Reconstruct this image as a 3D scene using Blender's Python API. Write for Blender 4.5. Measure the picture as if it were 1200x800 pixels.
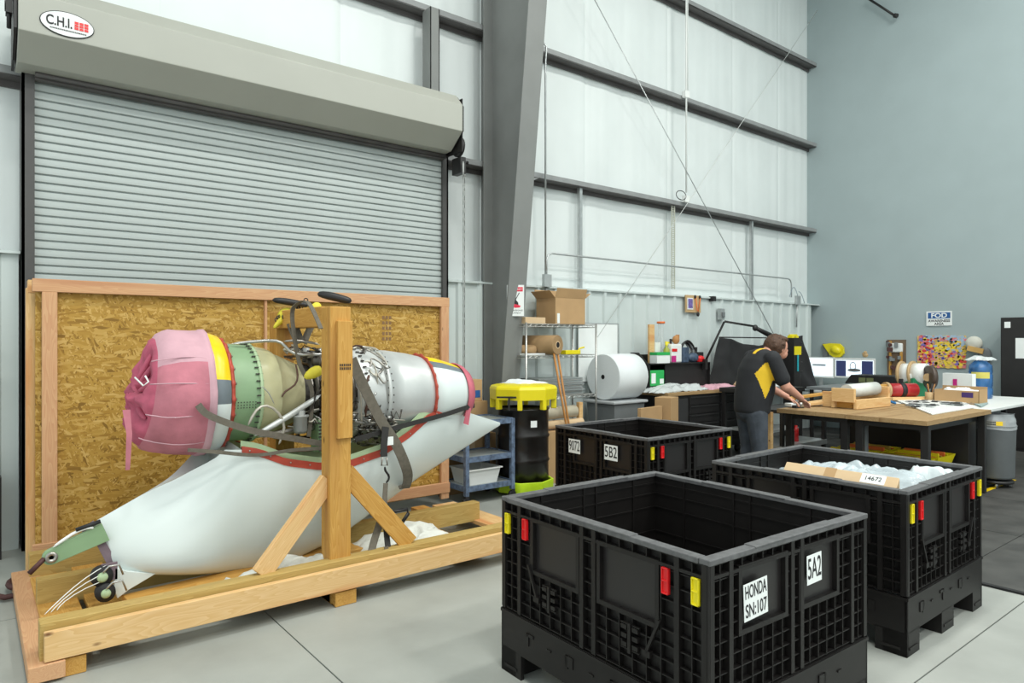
import bpy, bmesh, math, random
from mathutils import Vector, Matrix, Euler, noise
for _o in list(bpy.data.objects): bpy.data.objects.remove(_o)
S = bpy.context.scene
COL = S.collection
PI = math.pi
# ------------------------------------------------------------ camera, world, lights
H = 1.64
YAW = math.radians(51.6)
cam = bpy.data.cameras.new('camera'); cam.lens = 24; cam.sensor_width = 36; cam.clip_end = 200
co = bpy.data.objects.new('camera', cam); COL.objects.link(co); S.camera = co
co.location = (0, 0, H); co.rotation_euler = (PI/2, 0, YAW - PI/2)
W = bpy.data.worlds.new('world'); S.world = W; W.use_nodes = True
W.node_tree.nodes['Background'].inputs[0].default_value = (0.82, 0.90, 0.89, 1)
W.node_tree.nodes['Background'].inputs[1].default_value = 1.15
S.view_settings.view_transform = 'Standard'; S.view_settings.look = 'None'
S.view_settings.exposure = 0.24; S.view_settings.gamma = 1
LIGHT_W = 150
def high_bay(x, y, i):
    L = bpy.data.lights.new('high_bay_light', 'AREA'); L.shape = 'RECTANGLE'; L.size = 1.2; L.size_y = .5
    L.energy = LIGHT_W; L.color = (1, 1, .95)
    o = bpy.data.objects.new('high_bay_lamp', L); COL.objects.link(o); o.location = (x, y, 9.0)
LAMPS = [(x, y) for x in (0.5, 5.0, 9.5) for y in (-4.6, -1.4, 1.9)]
for i, (x, y) in enumerate(LAMPS): high_bay(x, y, i)

# ------------------------------------------------------------ unprojection helpers (pixels of the photo -> points of the place)
CS, SN = math.cos(YAW), math.sin(YAW)
def atY(px, py, Y):
    k = (px-600)/800.
    x = (k*SN*Y + CS*Y) / (SN - k*CS)
    d = CS*x + SN*Y
    return Vector((x, Y, H + (400-py)/800.*d))
def atX(px, py, X):
    k = (px-600)/800.
    y = (SN*X - k*CS*X) / (CS + k*SN)
    d = CS*X + SN*y
    return Vector((X, y, H + (400-py)/800.*d))
def atZ(px, py, Z):
    d = 800*(H-Z)/(py-400.); l = (px-600)/800.*d
    return Vector((SN*l + CS*d, -CS*l + SN*d, Z))
def V(*a): return Vector(a)

# ------------------------------------------------------------ materials
MATS = {}
def mat(name, col, rough=.6, metal=0, var=.08, scale=8, bump=0, bscale=60, spec=.5, trans=0, alpha=1, emit=None):
    if name in MATS: return MATS[name]
    m = bpy.data.materials.new(name); m.use_nodes = True; nt = m.node_tree; N = nt.nodes; Lk = nt.links
    b = N['Principled BSDF']; b.inputs['Roughness'].default_value = rough; b.inputs['Metallic'].default_value = metal
    b.inputs['Specular IOR Level'].default_value = spec
    if trans: b.inputs['Transmission Weight'].default_value = trans
    if alpha < 1: b.inputs['Alpha'].default_value = alpha
    tc = N.new('ShaderNodeTexCoord')
    nz = N.new('ShaderNodeTexNoise'); nz.inputs['Scale'].default_value = scale; nz.inputs['Detail'].default_value = 5
    Lk.new(tc.outputs['Object'], nz.inputs['Vector'])
    cr = N.new('ShaderNodeValToRGB'); cr.color_ramp.elements[0].position = .3; cr.color_ramp.elements[1].position = .7
    cr.color_ramp.elements[0].color = tuple(c*(1-var) for c in col)+(1,)
    cr.color_ramp.elements[1].color = tuple(min(1, c*(1+var)) for c in col)+(1,)
    Lk.new(nz.outputs['Fac'], cr.inputs[0]); Lk.new(cr.outputs[0], b.inputs['Base Color'])
    if bump:
        n2 = N.new('ShaderNodeTexNoise'); n2.inputs['Scale'].default_value = bscale; n2.inputs['Detail'].default_value = 4
        Lk.new(tc.outputs['Object'], n2.inputs['Vector'])
        bp = N.new('ShaderNodeBump'); bp.inputs['Strength'].default_value = bump; bp.inputs['Distance'].default_value = .01
        Lk.new(n2.outputs['Fac'], bp.inputs['Height']); Lk.new(bp.outputs[0], b.inputs['Normal'])
    if emit: b.inputs['Emission Color'].default_value = emit[0]+(1,); b.inputs['Emission Strength'].default_value = emit[1]
    MATS[name] = m; return m
def wood(name, c1, c2, c3, knots=True):
    m = bpy.data.materials.new(name); m.use_nodes = True; nt = m.node_tree; N = nt.nodes; Lk = nt.links
    b = N['Principled BSDF']; b.inputs['Roughness'].default_value = .62; b.inputs['Specular IOR Level'].default_value = .3
    tc = N.new('ShaderNodeTexCoord'); oi = N.new('ShaderNodeObjectInfo')
    ad = N.new('ShaderNodeVectorMath'); ad.operation = 'ADD'
    sc = N.new('ShaderNodeVectorMath'); sc.operation = 'SCALE'; sc.inputs['Scale'].default_value = 9
    cb = N.new('ShaderNodeCombineXYZ'); [Lk.new(oi.outputs['Random'], cb.inputs[i]) for i in range(3)]
    Lk.new(cb.outputs[0], sc.inputs[0]); Lk.new(tc.outputs['Object'], ad.inputs[0]); Lk.new(sc.outputs[0], ad.inputs[1])
    mp = N.new('ShaderNodeMapping'); mp.inputs['Scale'].default_value = (.9, 9, 9); Lk.new(ad.outputs[0], mp.inputs[0])
    n1 = N.new('ShaderNodeTexNoise'); n1.inputs['Scale'].default_value = 1.3; n1.inputs['Detail'].default_value = 2; Lk.new(mp.outputs[0], n1.inputs[0])
    mul = N.new('ShaderNodeMath'); mul.operation = 'MULTIPLY'; mul.inputs[1].default_value = 16; Lk.new(n1.outputs['Fac'], mul.inputs[0])
    fr = N.new('ShaderNodeMath'); fr.operation = 'FRACT'; Lk.new(mul.outputs[0], fr.inputs[0])
    cr = N.new('ShaderNodeValToRGB'); e = cr.color_ramp.elements
    e[0].position = 0; e[0].color = c1+(1,); e[1].position = 1; e[1].color = c2+(1,)
    Lk.new(fr.outputs[0], cr.inputs[0])
    n2 = N.new('ShaderNodeTexNoise'); n2.inputs['Scale'].default_value = .8; n2.inputs['Detail'].default_value = 3; Lk.new(mp.outputs[0], n2.inputs[0])
    r2 = N.new('ShaderNodeValToRGB'); r2.color_ramp.elements[0].position = .55; r2.color_ramp.elements[1].position = .72
    Lk.new(n2.outputs['Fac'], r2.inputs[0])
    mx = N.new('ShaderNodeMix'); mx.data_type = 'RGBA'; Lk.new(r2.outputs[0], mx.inputs[0]); Lk.new(cr.outputs[0], mx.inputs[6]); mx.inputs[7].default_value = c3+(1,)
    last = mx.outputs[2]
    if knots:
        vo = N.new('ShaderNodeTexVoronoi'); vo.inputs['Scale'].default_value = 2.6
        m3 = N.new('ShaderNodeMapping'); m3.inputs['Scale'].default_value = (1, 2.2, 2.2); Lk.new(ad.outputs[0], m3.inputs[0]); Lk.new(m3.outputs[0], vo.inputs['Vector'])
        rk = N.new('ShaderNodeValToRGB'); rk.color_ramp.elements[0].position = .03; rk.color_ramp.elements[0].color = (1,1,1,1); rk.color_ramp.elements[1].position = .075; rk.color_ramp.elements[1].color = (0,0,0,1)
        Lk.new(vo.outputs['Distance'], rk.inputs[0])
        mk = N.new('ShaderNodeMix'); mk.data_type = 'RGBA'; Lk.new(rk.outputs[0], mk.inputs[0]); Lk.new(last, mk.inputs[6]); mk.inputs[7].default_value = tuple(c*.3 for c in c3)+(1,)
        last = mk.outputs[2]
    Lk.new(last, b.inputs['Base Color'])
    MATS[name] = m; return m
def osb(name):
    m = bpy.data.materials.new(name); m.use_nodes = True; nt = m.node_tree; N = nt.nodes; Lk = nt.links
    b = N['Principled BSDF']; b.inputs['Roughness'].default_value = .6; b.inputs['Specular IOR Level'].default_value = .3
    tc = N.new('ShaderNodeTexCoord')
    nw = N.new('ShaderNodeTexNoise'); nw.inputs['Scale'].default_value = 5; Lk.new(tc.outputs['Object'], nw.inputs[0])
    last = None
    for k, (ang, s) in enumerate(((.35, 1), (1.5, 1.1), (2.55, .9), (.95, 1.3), (2.0, 1.0), (0.0, .8))):
        mp = N.new('ShaderNodeMapping'); mp.inputs['Rotation'].default_value = (0, ang, 0); mp.inputs['Location'].default_value = (k*3.1, 0, k*1.7)
        mp.inputs['Scale'].default_value = (1, 1, 1)
        nn = N.new('ShaderNodeVectorMath'); nn.operation = 'MULTIPLY_ADD'; nn.inputs[1].default_value = (.05, 0, .05)
        Lk.new(nw.outputs['Color'], nn.inputs[0]); Lk.new(tc.outputs['Object'], nn.inputs[2]); Lk.new(nn.outputs[0], mp.inputs[0])
        vo = N.new('ShaderNodeTexVoronoi'); vo.inputs['Scale'].default_value = 1; mq = N.new('ShaderNodeMapping'); mq.inputs['Scale'].default_value = (19*s, .001, 75*s); Lk.new(mp.outputs[0], mq.inputs[0]); Lk.new(mq.outputs[0], vo.inputs['Vector'])
        sp = N.new('ShaderNodeSeparateColor'); Lk.new(vo.outputs['Color'], sp.inputs[0])
        cr = N.new('ShaderNodeValToRGB'); e = cr.color_ramp.elements
        e[0].color = (.22, .115, .018, 1); e[1].color = (.58, .38, .12, 1); el = e.new(.22); el.color = (.37, .205, .034, 1); el = e.new(.65); el.color = (.46, .275, .056, 1)
        Lk.new(sp.outputs[0], cr.inputs[0])
        if last is None: last = cr.outputs[0]
        else:
            lt = N.new('ShaderNodeMath'); lt.operation = 'GREATER_THAN'; lt.inputs[1].default_value = .56; Lk.new(sp.outputs[1], lt.inputs[0])
            mx = N.new('ShaderNodeMix'); mx.data_type = 'RGBA'; Lk.new(lt.outputs[0], mx.inputs[0]); Lk.new(last, mx.inputs[6]); Lk.new(cr.outputs[0], mx.inputs[7]); last = mx.outputs[2]
    Lk.new(last, b.inputs['Base Color'])
    MATS[name] = m; return m
M_PINE = wood('pale_pine', (.74, .50, .25), (.66, .41, .17), (.60, .27, .10))
M_PINK = wood('pinkish_fir', (.62, .37, .20), (.55, .29, .15), (.50, .25, .13))
M_TREAT = wood('treated_timber', (.50, .35, .12), (.41, .27, .08), (.36, .25, .08))
M_AMBER = wood('amber_timber', (.60, .34, .09), (.50, .25, .05), (.42, .20, .05))
M_BENCH = wood('butcher_block', (.40, .27, .135), (.32, .20, .09), (.25, .145, .06), False)
M_OSB = osb('strand_board')
white_ins = mat('insulation_facing', (.69, .735, .73), .5, 0, .03, 1.5, .35, 3)
liner_m = mat('liner_sheet', (.56, .62, .61), .45, 0, .03, 3)
grey_wall = mat('grey_wall_paint', (.345, .415, .425), .85, 0, .03, 2)
girt_m = mat('dark_girt_steel', (.095, .088, .086), .55, 0, .12, 6)
girt_lip = mat('grey_girt_lip', (.26, .27, .27), .5, 0, .1, 6)
col_m = mat('grey_column_steel', (.20, .207, .20), .5, 0, .06, 3)
conc = mat('concrete', (.335, .35, .325), .5, 0, .14, 1.6, .08, 40)
darkfl = mat('dark_floor_tile', (.062, .061, .057), .5, 0, .35, 3.5, .05, 30)
slat_m = mat('door_slat_grey', (.43, .475, .465), .45, 0, .03, 3)
hood_m = mat('hood_beige', (.375, .38, .335), .45, 0, .02, 3)
black_m = mat('black_steel', (.013, .012, .012), .45, 0, .15, 8)
smoothp = mat('smooth_black_panel', (.014, .012, .012), .4)
blackp = mat('black_plastic', (.0085, .0072, .0068), .46, 0, .2, 12, 0, 60, .35)
rimp = mat('grey_rim_plastic', (.10, .10, .103), .5, 0, .25, 30)  # rim colour set much paler than the wall plastic
galv = mat('galvanised', (.48, .50, .50), .35, .6, .1, 12)
chrome = mat('chrome_wire', (.45, .45, .43), .3, .8, .1, 12)
whitep = mat('white_paint', (.68, .745, .73), .25, 0, .015, 3)
white_gloss = mat('white_gloss', (.80, .84, .85), .18, 0, .01, 2)
white_pl = mat('white_plastic', (.78, .80, .78), .4, 0, .03, 5)
paper = mat('white_paper', (.80, .83, .82), .7, 0, .02, 8)
ink = mat('black_ink', (.012, .012, .014), .6)
redp = mat('red_plastic', (.68, .012, .015), .35); yelp = mat('yellow_plastic', (.78, .66, .01), .38, 0, .03, 8)
yelo = mat('orange_yellow_paint', (.88, .60, .01), .3)
lime = mat('lime_plastic', (.55, .80, .02), .4)
cardb = mat('cardboard', (.46, .29, .14), .8, 0, .07, 5); cardl = mat('pale_cardboard', (.62, .45, .27), .8, 0, .05, 5)
pinkc = mat('pink_cover_cloth', (.50, .17, .215), .75, 0, .18, 7, .5, 12); pinkl = mat('pale_pink_cloth', (.56, .33, .38), .8, 0, .1, 7, .4, 12)
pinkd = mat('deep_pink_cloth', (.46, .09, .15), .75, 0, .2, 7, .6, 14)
greenp = mat('green_primer', (.23, .36, .20), .45, 0, .08, 5); greenl = mat('pale_green_primer', (.42, .56, .34), .5, 0, .08, 5)
cream = mat('cream_composite', (.52, .50, .30), .28, 0, .12, 5); alum = mat('satin_aluminium', (.58, .60, .59), .38, .3, .12, 4)
steel = mat('bare_steel', (.36, .34, .31), .35, .8, .2, 30); dsteel = mat('dark_engine_metal', (.055, .048, .042), .5, .5, .5, 40)
redf = mat('red_flange', (.42, .06, .035), .5, 0, .12, 14)
greyband = mat('grey_band', (.15, .18, .20), .35)
strapm = mat('olive_webbing', (.13, .115, .09), .85, 0, .15, 40); blackw = mat('black_webbing', (.025, .024, .023), .85)
rust = mat('rusty_steel', (.075, .028, .026), .6, .3, .3, 20); mauve = mat('mauve_sealant', (.19, .14, .165), .7, 0, .15, 20)
rubber = mat('black_rubber', (.015, .015, .016), .7)
cartm = mat('worn_blue_grey_metal', (.13, .18, .27), .55, .2, .45, 25); carttop = mat('scuffed_grey_sheet', (.30, .33, .33), .5, .2, .15, 10)
greybin = mat('grey_bin_plastic', (.16, .175, .18), .55, 0, .06, 8)
film = mat('clear_film', (.66, .74, .78), .12, 0, .10, 9, .5, 20, .7, 0, .5)
foam = mat('white_foam', (.76, .80, .81), .8, 0, .02, 6, .2, 50)
kraft = mat('kraft_paper', (.33, .21, .10), .75, 0, .1, 8); handle_w = mat('orange_handle_wood', (.45, .20, .05), .5, 0, .15, 6)
skin_m = mat('skin', (.60, .30, .21), .5, 0, .05, 8); hair_m = mat('brown_hair', (.075, .035, .018), .6, 0, .4, 60, .8, 90)
shirt_m = mat('black_polo_knit', (.014, .015, .018), .8, 0, .15, 10); shirt_y = mat('yellow_side_knit', (.75, .48, .02), .8, 0, .05, 10)
denim = mat('dark_denim', (.05, .06, .075), .85, 0, .3, 9, .3, 60); drape = mat('black_drape_cloth', (.012, .012, .013), .85, 0, .3, 5)
glass_g = mat('green_pack', (.03, .42, .10), .35); bluep = mat('blue_jug_plastic', (.06, .22, .52), .12, 0, .35, 7, 0, 60, .6, .5)
screen_w = mat('lit_screen_white', (.7, .78, .85), .3, emit=((.75, .88, 1.0), .75)); screen_n = mat('lit_screen_navy', (.02, .03, .09), .3, emit=((.04, .05, .12), .5))
frame_d = mat('dark_bezel', (.02, .02, .025), .4); navy = mat('navy_ink', (.02, .10, .30), .5)
orange = mat('orange_red', (.75, .16, .03), .5); magenta = mat('magenta_print', (.55, .02, .22), .5); tan = mat('tan_wood', (.50, .34, .17), .6, 0, .1, 9)
purple = mat('purple_print', (.16, .12, .35), .6, 0, .7, 60)
maroon = mat('red_cylinder_paint', (.40, .02, .025), .35); greenbox = mat('green_box', (.02, .22, .10), .5); teal = mat('teal_cloth', (.02, .42, .50), .6)
darkgap = mat('gap_black', (.008, .008, .008), .9)

# ------------------------------------------------------------ mesh builder
class MB:
    def __init__(s): s.v = []; s.f = []; s.m = []; s.sm = []
    def add(s, vs, fs, mi=0, smooth=False):
        o = len(s.v); s.v += [Vector(v) for v in vs]; s.f += [tuple(i+o for i in f) for f in fs]
        s.m += [mi]*len(fs); s.sm += [smooth]*len(fs); return s
    def box(s, c, d, rz=0, mi=0, R=None):
        c = Vector(c); h = Vector(d)/2; R = R or Matrix.Rotation(rz, 3, 'Z')
        vs = [c + R @ Vector((sx*h.x, sy*h.y, sz*h.z)) for sx in (-1, 1) for sy in (-1, 1) for sz in (-1, 1)]
        return s.add(vs, [(0,1,3,2), (4,6,7,5), (0,4,5,1), (2,3,7,6), (0,2,6,4), (1,5,7,3)], mi)
    def bb(s, a, b, mi=0):
        a = Vector(a); b = Vector(b); return s.box((a+b)/2, [abs(b[i]-a[i]) for i in range(3)], 0, mi)
    def bar(s, p0, p1, w, h, mi=0, up=(0,0,1)):
        p0 = Vector(p0); p1 = Vector(p1); d = (p1-p0); L = d.length; x = d.normalized(); u = Vector(up)
        if abs(x.dot(u)) > .98: u = Vector((0, 1, 0))
        y = u.cross(x).normalized(); z = x.cross(y)
        R = Matrix((x, y, z)).transposed(); return s.box((p0+p1)/2, (L, w, h), 0, mi, R)
    def tube(s, pts, r, n=8, mi=0, smooth=True, caps=True):
        pts = [Vector(p) for p in pts]; rs = r if isinstance(r, (list, tuple)) else [r]*len(pts); vs = []
        ref = None
        for i, p in enumerate(pts):
            t = (pts[min(i+1, len(pts)-1)] - pts[max(i-1, 0)])
            t = t.normalized() if t.length > 1e-9 else Vector((0,0,1))
            if ref is None: ref = Vector((0,0,1)) if abs(t.z) < .9 else Vector((1,0,0))
            a = t.cross(ref).normalized(); b = t.cross(a).normalized(); ref = -b if False else (a.cross(t)).normalized()
            for k in range(n):
                th = 2*PI*k/n; vs.append(p + (a*math.cos(th) + ref*math.sin(th))*rs[i])
        fs = [(i*n+k, i*n+(k+1)%n, (i+1)*n+(k+1)%n, (i+1)*n+k) for i in range(len(pts)-1) for k in range(n)]
        s.add(vs, fs, mi, smooth)
        if caps: 
            o = len(s.v)-len(vs); s.f += [tuple(o+k for k in range(n))[::-1], tuple(o+(len(pts)-1)*n+k for k in range(n))]; s.m += [mi]*2; s.sm += [False]*2
        return s
    def lathe(s, prof, o=(0,0,0), ax='z', n=32, a0=0, a1=2*PI, mi=0, smooth=True, jit=None, mf=None):
        o = Vector(o); vs = []; full = abs(a1-a0-2*PI) < 1e-6; m = n if full else n+1
        for (h, r) in prof:
            for k in range(m):
                th = a0 + (a1-a0)*k/n; rr = r; c, q = math.cos(th)*rr, math.sin(th)*rr
                p = {'z': Vector((c, q, h)), 'x': Vector((h, c, q)), 'y': Vector((c, h, q))}[ax]
                if jit: p = jit(p, h, th, r)
                vs.append(o+p)
        b = len(s.v); s.v += vs
        for i in range(len(prof)-1):
            for k in range(n):
                k2 = (k+1) % m
                s.f.append((b+i*m+k, b+i*m+k2, b+(i+1)*m+k2, b+(i+1)*m+k)); s.sm.append(smooth)
                s.m.append(mf(i, a0+(a1-a0)*(k+.5)/n) if mf else mi)
        return s
    def prism(s, poly, fn, t0, t1, mi=0):
        n = len(poly); vs = [fn(a, b, t0) for a, b in poly] + [fn(a, b, t1) for a, b in poly]
        return s.add(vs, [tuple(range(n))[::-1], tuple(range(n, 2*n))] + [(i, (i+1)%n, n+(i+1)%n, n+i) for i in range(n)], mi)
    def grid(s, fn, nu, nv, mi=0, smooth=True, mf=None):
        vs = [fn(i/nu, j/nv) for i in range(nu+1) for j in range(nv+1)]
        fs = [(i*(nv+1)+j, (i+1)*(nv+1)+j, (i+1)*(nv+1)+j+1, i*(nv+1)+j+1) for i in range(nu) for j in range(nv)]
        s.add(vs, fs, mi, smooth)
        if mf:
            k0 = len(s.m)-len(fs)
            for q in range(len(fs)): s.m[k0+q] = mf((q//nv+.5)/nu, (q % nv+.5)/nv)
        return s
    def ell(s, c, r, n=14, mi=0, R=None):
        c = Vector(c); vs = []; m = n//2
        for i in range(m+1):
            ph = PI*i/m
            for k in range(n):
                th = 2*PI*k/n; p = Vector((r[0]*math.sin(ph)*math.cos(th), r[1]*math.sin(ph)*math.sin(th), r[2]*math.cos(ph)))
                vs.append(c + (R @ p if R else p))
        return s.add(vs, [(i*n+k, (i+1)*n+k, (i+1)*n+(k+1)%n, i*n+(k+1)%n) for i in range(m) for k in range(n)], mi, True)
    def mesh(s, name, mats, off=None):
        me = bpy.data.meshes.new(name); vs = [v-off for v in s.v] if off is not None else s.v
        me.from_pydata([tuple(v) for v in vs], [], s.f); me.update()
        mats = mats if isinstance(mats, (list, tuple)) else [mats]
        for m in mats: me.materials.append(m)
        me.polygons.foreach_set('material_index', s.m); me.polygons.foreach_set('use_smooth', s.sm)
        bm = bmesh.new(); bm.from_mesh(me); bmesh.ops.recalc_face_normals(bm, faces=bm.faces); bm.to_mesh(me); bm.free()
        return me
    def build(s, name, mats, parent=None, bevel=0, world=True, solid=0, sub=0):
        off = None
        if parent is not None and world:
            r = parent
            while r.parent: r = r.parent
            off = r.location.copy()
        o = bpy.data.objects.new(name, s.mesh(name, mats, off)); COL.objects.link(o)
        if parent is not None: o.parent = parent
        if solid:
            md = o.modifiers.new('thickness', 'SOLIDIFY'); md.thickness = solid; md.offset = 0
        if sub:
            md = o.modifiers.new('smooth', 'SUBSURF'); md.levels = md.render_levels = sub
        if bevel:
            md = o.modifiers.new('edge', 'BEVEL'); md.width = bevel; md.segments = 2; md.limit_method = 'ANGLE'
        return o
def tag(o, label, cat, group=None):
    o['label'] = label; o['category'] = cat
    if group: o['group'] = group
    return o
def thing(name, label, cat, loc=(0,0,0), rz=0, group=None):
    o = bpy.data.objects.new(name, None); COL.objects.link(o); o.location = loc; o.rotation_euler = (0, 0, rz); o.empty_display_size = .1
    return tag(o, label, cat, group)
def solo(mb, name, mats, label, cat, group=None, **k):
    """one-mesh thing, its origin put at the middle of its base"""
    c = Vector((sum(v.x for v in mb.v)/len(mb.v), sum(v.y for v in mb.v)/len(mb.v), min(v.z for v in mb.v)))
    mb.v = [v-c for v in mb.v]; o = mb.build(name, mats, None, **k); o.location = c
    return tag(o, label, cat, group)
def struct(o): o['kind'] = 'structure'; return o
def stuff(o): o['kind'] = 'stuff'; return o
def board(name, p0, p1, w, h, m, parent, up=(0,0,1), bevel=.003):
    """board with its grain along its own x axis; w across, h along up"""
    p0 = Vector(p0); p1 = Vector(p1); d = p1-p0; L = d.length; x = d.normalized(); u = Vector(up)
    if abs(x.dot(u)) > .98: u = Vector((0, 1, 0))
    y = u.cross(x).normalized(); z = x.cross(y); mb = MB(); mb.bb((0, -w/2, -h/2), (L, w/2, h/2))
    o = bpy.data.objects.new(name, mb.mesh(name, m)); COL.objects.link(o)
    o.rotation_euler = Matrix((x, y, z)).transposed().to_euler(); o.location = p0
    if parent is not None: o.parent = parent; o.location = p0-parent.location
    if bevel: md = o.modifiers.new('edge', 'BEVEL'); md.width = bevel; md.segments = 1
    return o
def copy_tree(o, parent=None):
    c = o.copy(); COL.objects.link(c); c.parent = parent
    for ch in list(o.children): copy_tree(ch, c)
    return c
def text(name, body, size, M4, m, parent, extrude=.0004, align='CENTER', sx=1, bold=0):
    cu = bpy.data.curves.new(name, 'FONT'); cu.body = body; cu.size = size; cu.align_x = align; cu.align_y = 'CENTER'; cu.extrude = extrude; cu.offset = bold
    to = bpy.data.objects.new(name, cu); COL.objects.link(to); bpy.context.view_layer.update()
    me = bpy.data.meshes.new_from_object(to.evaluated_get(bpy.context.evaluated_depsgraph_get()))
    bpy.data.objects.remove(to); me.materials.clear(); me.materials.append(m); me.name = name
    r = parent
    while r.parent: r = r.parent
    off = r.location
    me.transform(Matrix.Diagonal((sx, 1, 1, 1))); me.transform(M4); me.transform(Matrix.Translation(-off))
    o = bpy.data.objects.new(name, me); COL.objects.link(o); o.parent = parent; return o
def frame4(o, xdir, ydir):
    x = Vector(xdir).normalized(); y = Vector(ydir).normalized(); z = x.cross(y)
    R = Matrix((x, y, z)).transposed().to_4x4(); return Matrix.Translation(Vector(o)) @ R
rnd = random.Random(7)
# ============================================================ SETTING
LY, IY = 6.66, 6.88
XR = 12.8
fl = MB().bb((-6, -8, -.12), (13.4, 8, -.03)).build('floor', darkgap); struct(fl)
slab_x = [-6, -2.3, 1.4, 5.33, 9.2, 13.3]; slab_y = [-8, -5.9, -2.27, 1.37, 5.0, 7.5]
for i in range(5):
    for j in range(5):
        MB().bb((slab_x[i]+.004, slab_y[j]+.004, -.03), (slab_x[i+1]-.004, slab_y[j+1]-.004, 0)).build('slab', conc, fl)
mt = thing('floor_mat', 'dark grey scuffed floor tiles under the workbenches on the right', 'floor mat', (5.35, 1.0, 0))
for i in range(5):
    for j in range(5):
        x0 = 5.37+i*1.5; y0 = -1.94+j*1.89 - .0; 
        MB().bb((x0, y0, 0.001), (x0+1.494, y0+1.884, .012)).build('floor_tile', darkfl, mt)
MB().bb((5.33, -1.95, .0005), (5.368, 7.5, .014)).build('edge_strip', rubber, mt)
solo(MB().bb(atZ(1150,575,.0131)-V(0,.05,0), atZ(1150,575,.0131)+V(1.0,.0,.002)), 'floor_tape', yelo, 'yellow floor tape strip below the grey rubbish bin', 'tape')

wb = MB().bb((-6, IY+.03, 0), (XR+.2, IY+.15, 10)).build('wall_back', white_ins); struct(wb)
# insulation sheets with wrinkles (real relief)
def ins(x0, x1, z0, z1, seed):
    def f(u, v):
        x = x0+(x1-x0)*u; z = z0+(z1-z0)*v
        w = noise.noise(V(x*7+seed, z*.35, seed))*.009 + noise.noise(V(x*2.1, z*.5+seed, 3))*.016
        e = min(u, 1-u)*(x1-x0)
        return V(x, IY - .022 + w*min(1, e/.12) + (.012 if e < .02 else 0), z)
    return MB().grid(f, int((x1-x0)*22), 30).build('insulation_sheet', white_ins, wb)
xs = [-5.8, -4, -2.2, -.4, 1.35, 3.1, 4.94, 6.75, 8.55, 10.3, 11.75, 12.8]
for i in range(len(xs)-1): ins(xs[i], xs[i+1], 2.3, 9.95, i*3.7)
# liner panels with trapezoid ribs, .915 m each
def liner(x0, n=3, pitch=.305, top=2.36):
    pts = []
    for k in range(n):
        b = x0+k*pitch
        pts += [(b, LY), (b+.115, LY), (b+.135, LY-.032), (b+.175, LY-.032), (b+.195, LY)]
    pts.append((x0+n*pitch, LY))
    vs = [V(x, y, z) for x, y in pts for z in (0, top)]
    return MB().add(vs, [(2*i, 2*i+2, 2*i+3, 2*i+1) for i in range(len(pts)-1)])
DL, DR = atY(33, 400, 6.62).x, atY(521, 400, 6.62).x
first = liner(0).build('liner_panel', liner_m, wb)
lx = [DR+.06+.915*k for k in range(10)] + [DL-.06-.915*(k+1) for k in range(6)]
for k, x in enumerate(lx):
    if x + .915 > XR+.2: continue
    o = first if k == 0 else first.copy()
    if k: COL.objects.link(o)
    o.location.x = x
def ledge(x0, x1):
    o = MB().prism([(LY-.045, 2.33), (LY-.045, 2.352), (IY, 2.385), (IY, 2.36)], lambda a, b, t: V(t, a, b), x0, x1).build('trim_1', liner_m); return struct(o)
ledge(DR+.05, XR); ledge(-5.9, DL-.05)
wr = MB().bb((XR, -8, 0), (XR+.15, IY+.15, 10)).build('wall_right', grey_wall); struct(wr)
cl = MB().bb((-6, -8, 10), (XR+.2, IY+.15, 10.1)).build('ceiling', white_ins); struct(cl)
for i, (x, y) in enumerate(LAMPS):
    o = MB().bb((x-.62, y-.28, 9.02), (x+.62, y+.28, 9.14)).bb((x-.01, y-.01, 9.14), (x+.01, y+.01, 10.0)); o = o.build('trim_%d' % (i+20), galv); struct(o)
# girts
for gi, z in enumerate((3.74, 5.39, 6.94, 8.5)):
    spans = [(-5.9, DL-.03), (DR+.03, XR+.0)] if gi == 0 else [(-5.9, XR)]
    for a, b in spans:
        g = MB().bb((a, LY+.02, z), (b, IY, z+.012)).bb((a, LY+.02, z-.0), (b, LY+.03, z+.075), 1).bb((a, IY-.05, z-.055), (b, IY-.04, z))
        struct(g.build('trim_%d' % (gi+2), [girt_m, girt_lip]))
# jamb post above the hood, and short purlin stub
jp = atY(506, 60, 6.62)
solo(MB().bb((jp.x-.06, 6.55, 4.05), (jp.x+.06, 6.555, 5.39)).bb((jp.x-.06, 6.55, 4.05), (jp.x-.05, 6.72, 5.39)).bb((jp.x+.05, 6.55, 4.05), (jp.x+.06, 6.72, 5.39)), 'jamb_post', col_m,
     'grey steel channel post rising from the roller door hood to the girt', 'post')
# column
cx = 4.95
ct = thing('steel_column', 'large grey tapered steel frame column right of the roller door', 'column', (cx, 6.5, 0))
def yf(z): return 6.42 - .115*z if z < 10 else 0
mb = MB(); mb.add([V(cx+s, y, z) for s in (-.006, .006) for y, z in ((6.85, 0), (yf(0), 0), (yf(9.9), 9.9), (6.85, 9.9))], [(0,1,2,3), (7,6,5,4), (0,4,5,1), (1,5,6,2), (2,6,7,3), (3,7,4,0)]); mb.build('column_web', col_m, ct)
mb = MB(); mb.add([V(cx+sx, yf(z)+sy, z) for sx in (-.13, .13) for sy in (0, -.016) for z in (0, 9.9)], [(0,1,3,2), (4,6,7,5), (0,4,5,1), (2,3,7,6), (0,2,6,4), (1,5,7,3)]); mb.build('column_flange', col_m, ct)
MB().bb((cx-.13, 6.62, 0), (cx+.13, 6.64, 9.9)).build('column_flange', col_m, ct)
MB().bb((cx-.2, yf(0)-.1, 0), (cx+.2, 6.66, .02)).build('base_plate', col_m, ct)
# flange brace from the column to the girt
for z in (3.76, 5.41, 6.96):
    MB().bar((cx+.02, yf(z-.35), z-.3), (cx+.75, 6.68, z-.02), .05, .008).build('flange_brace', galv if z < 4 else girt_lip, ct)

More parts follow.
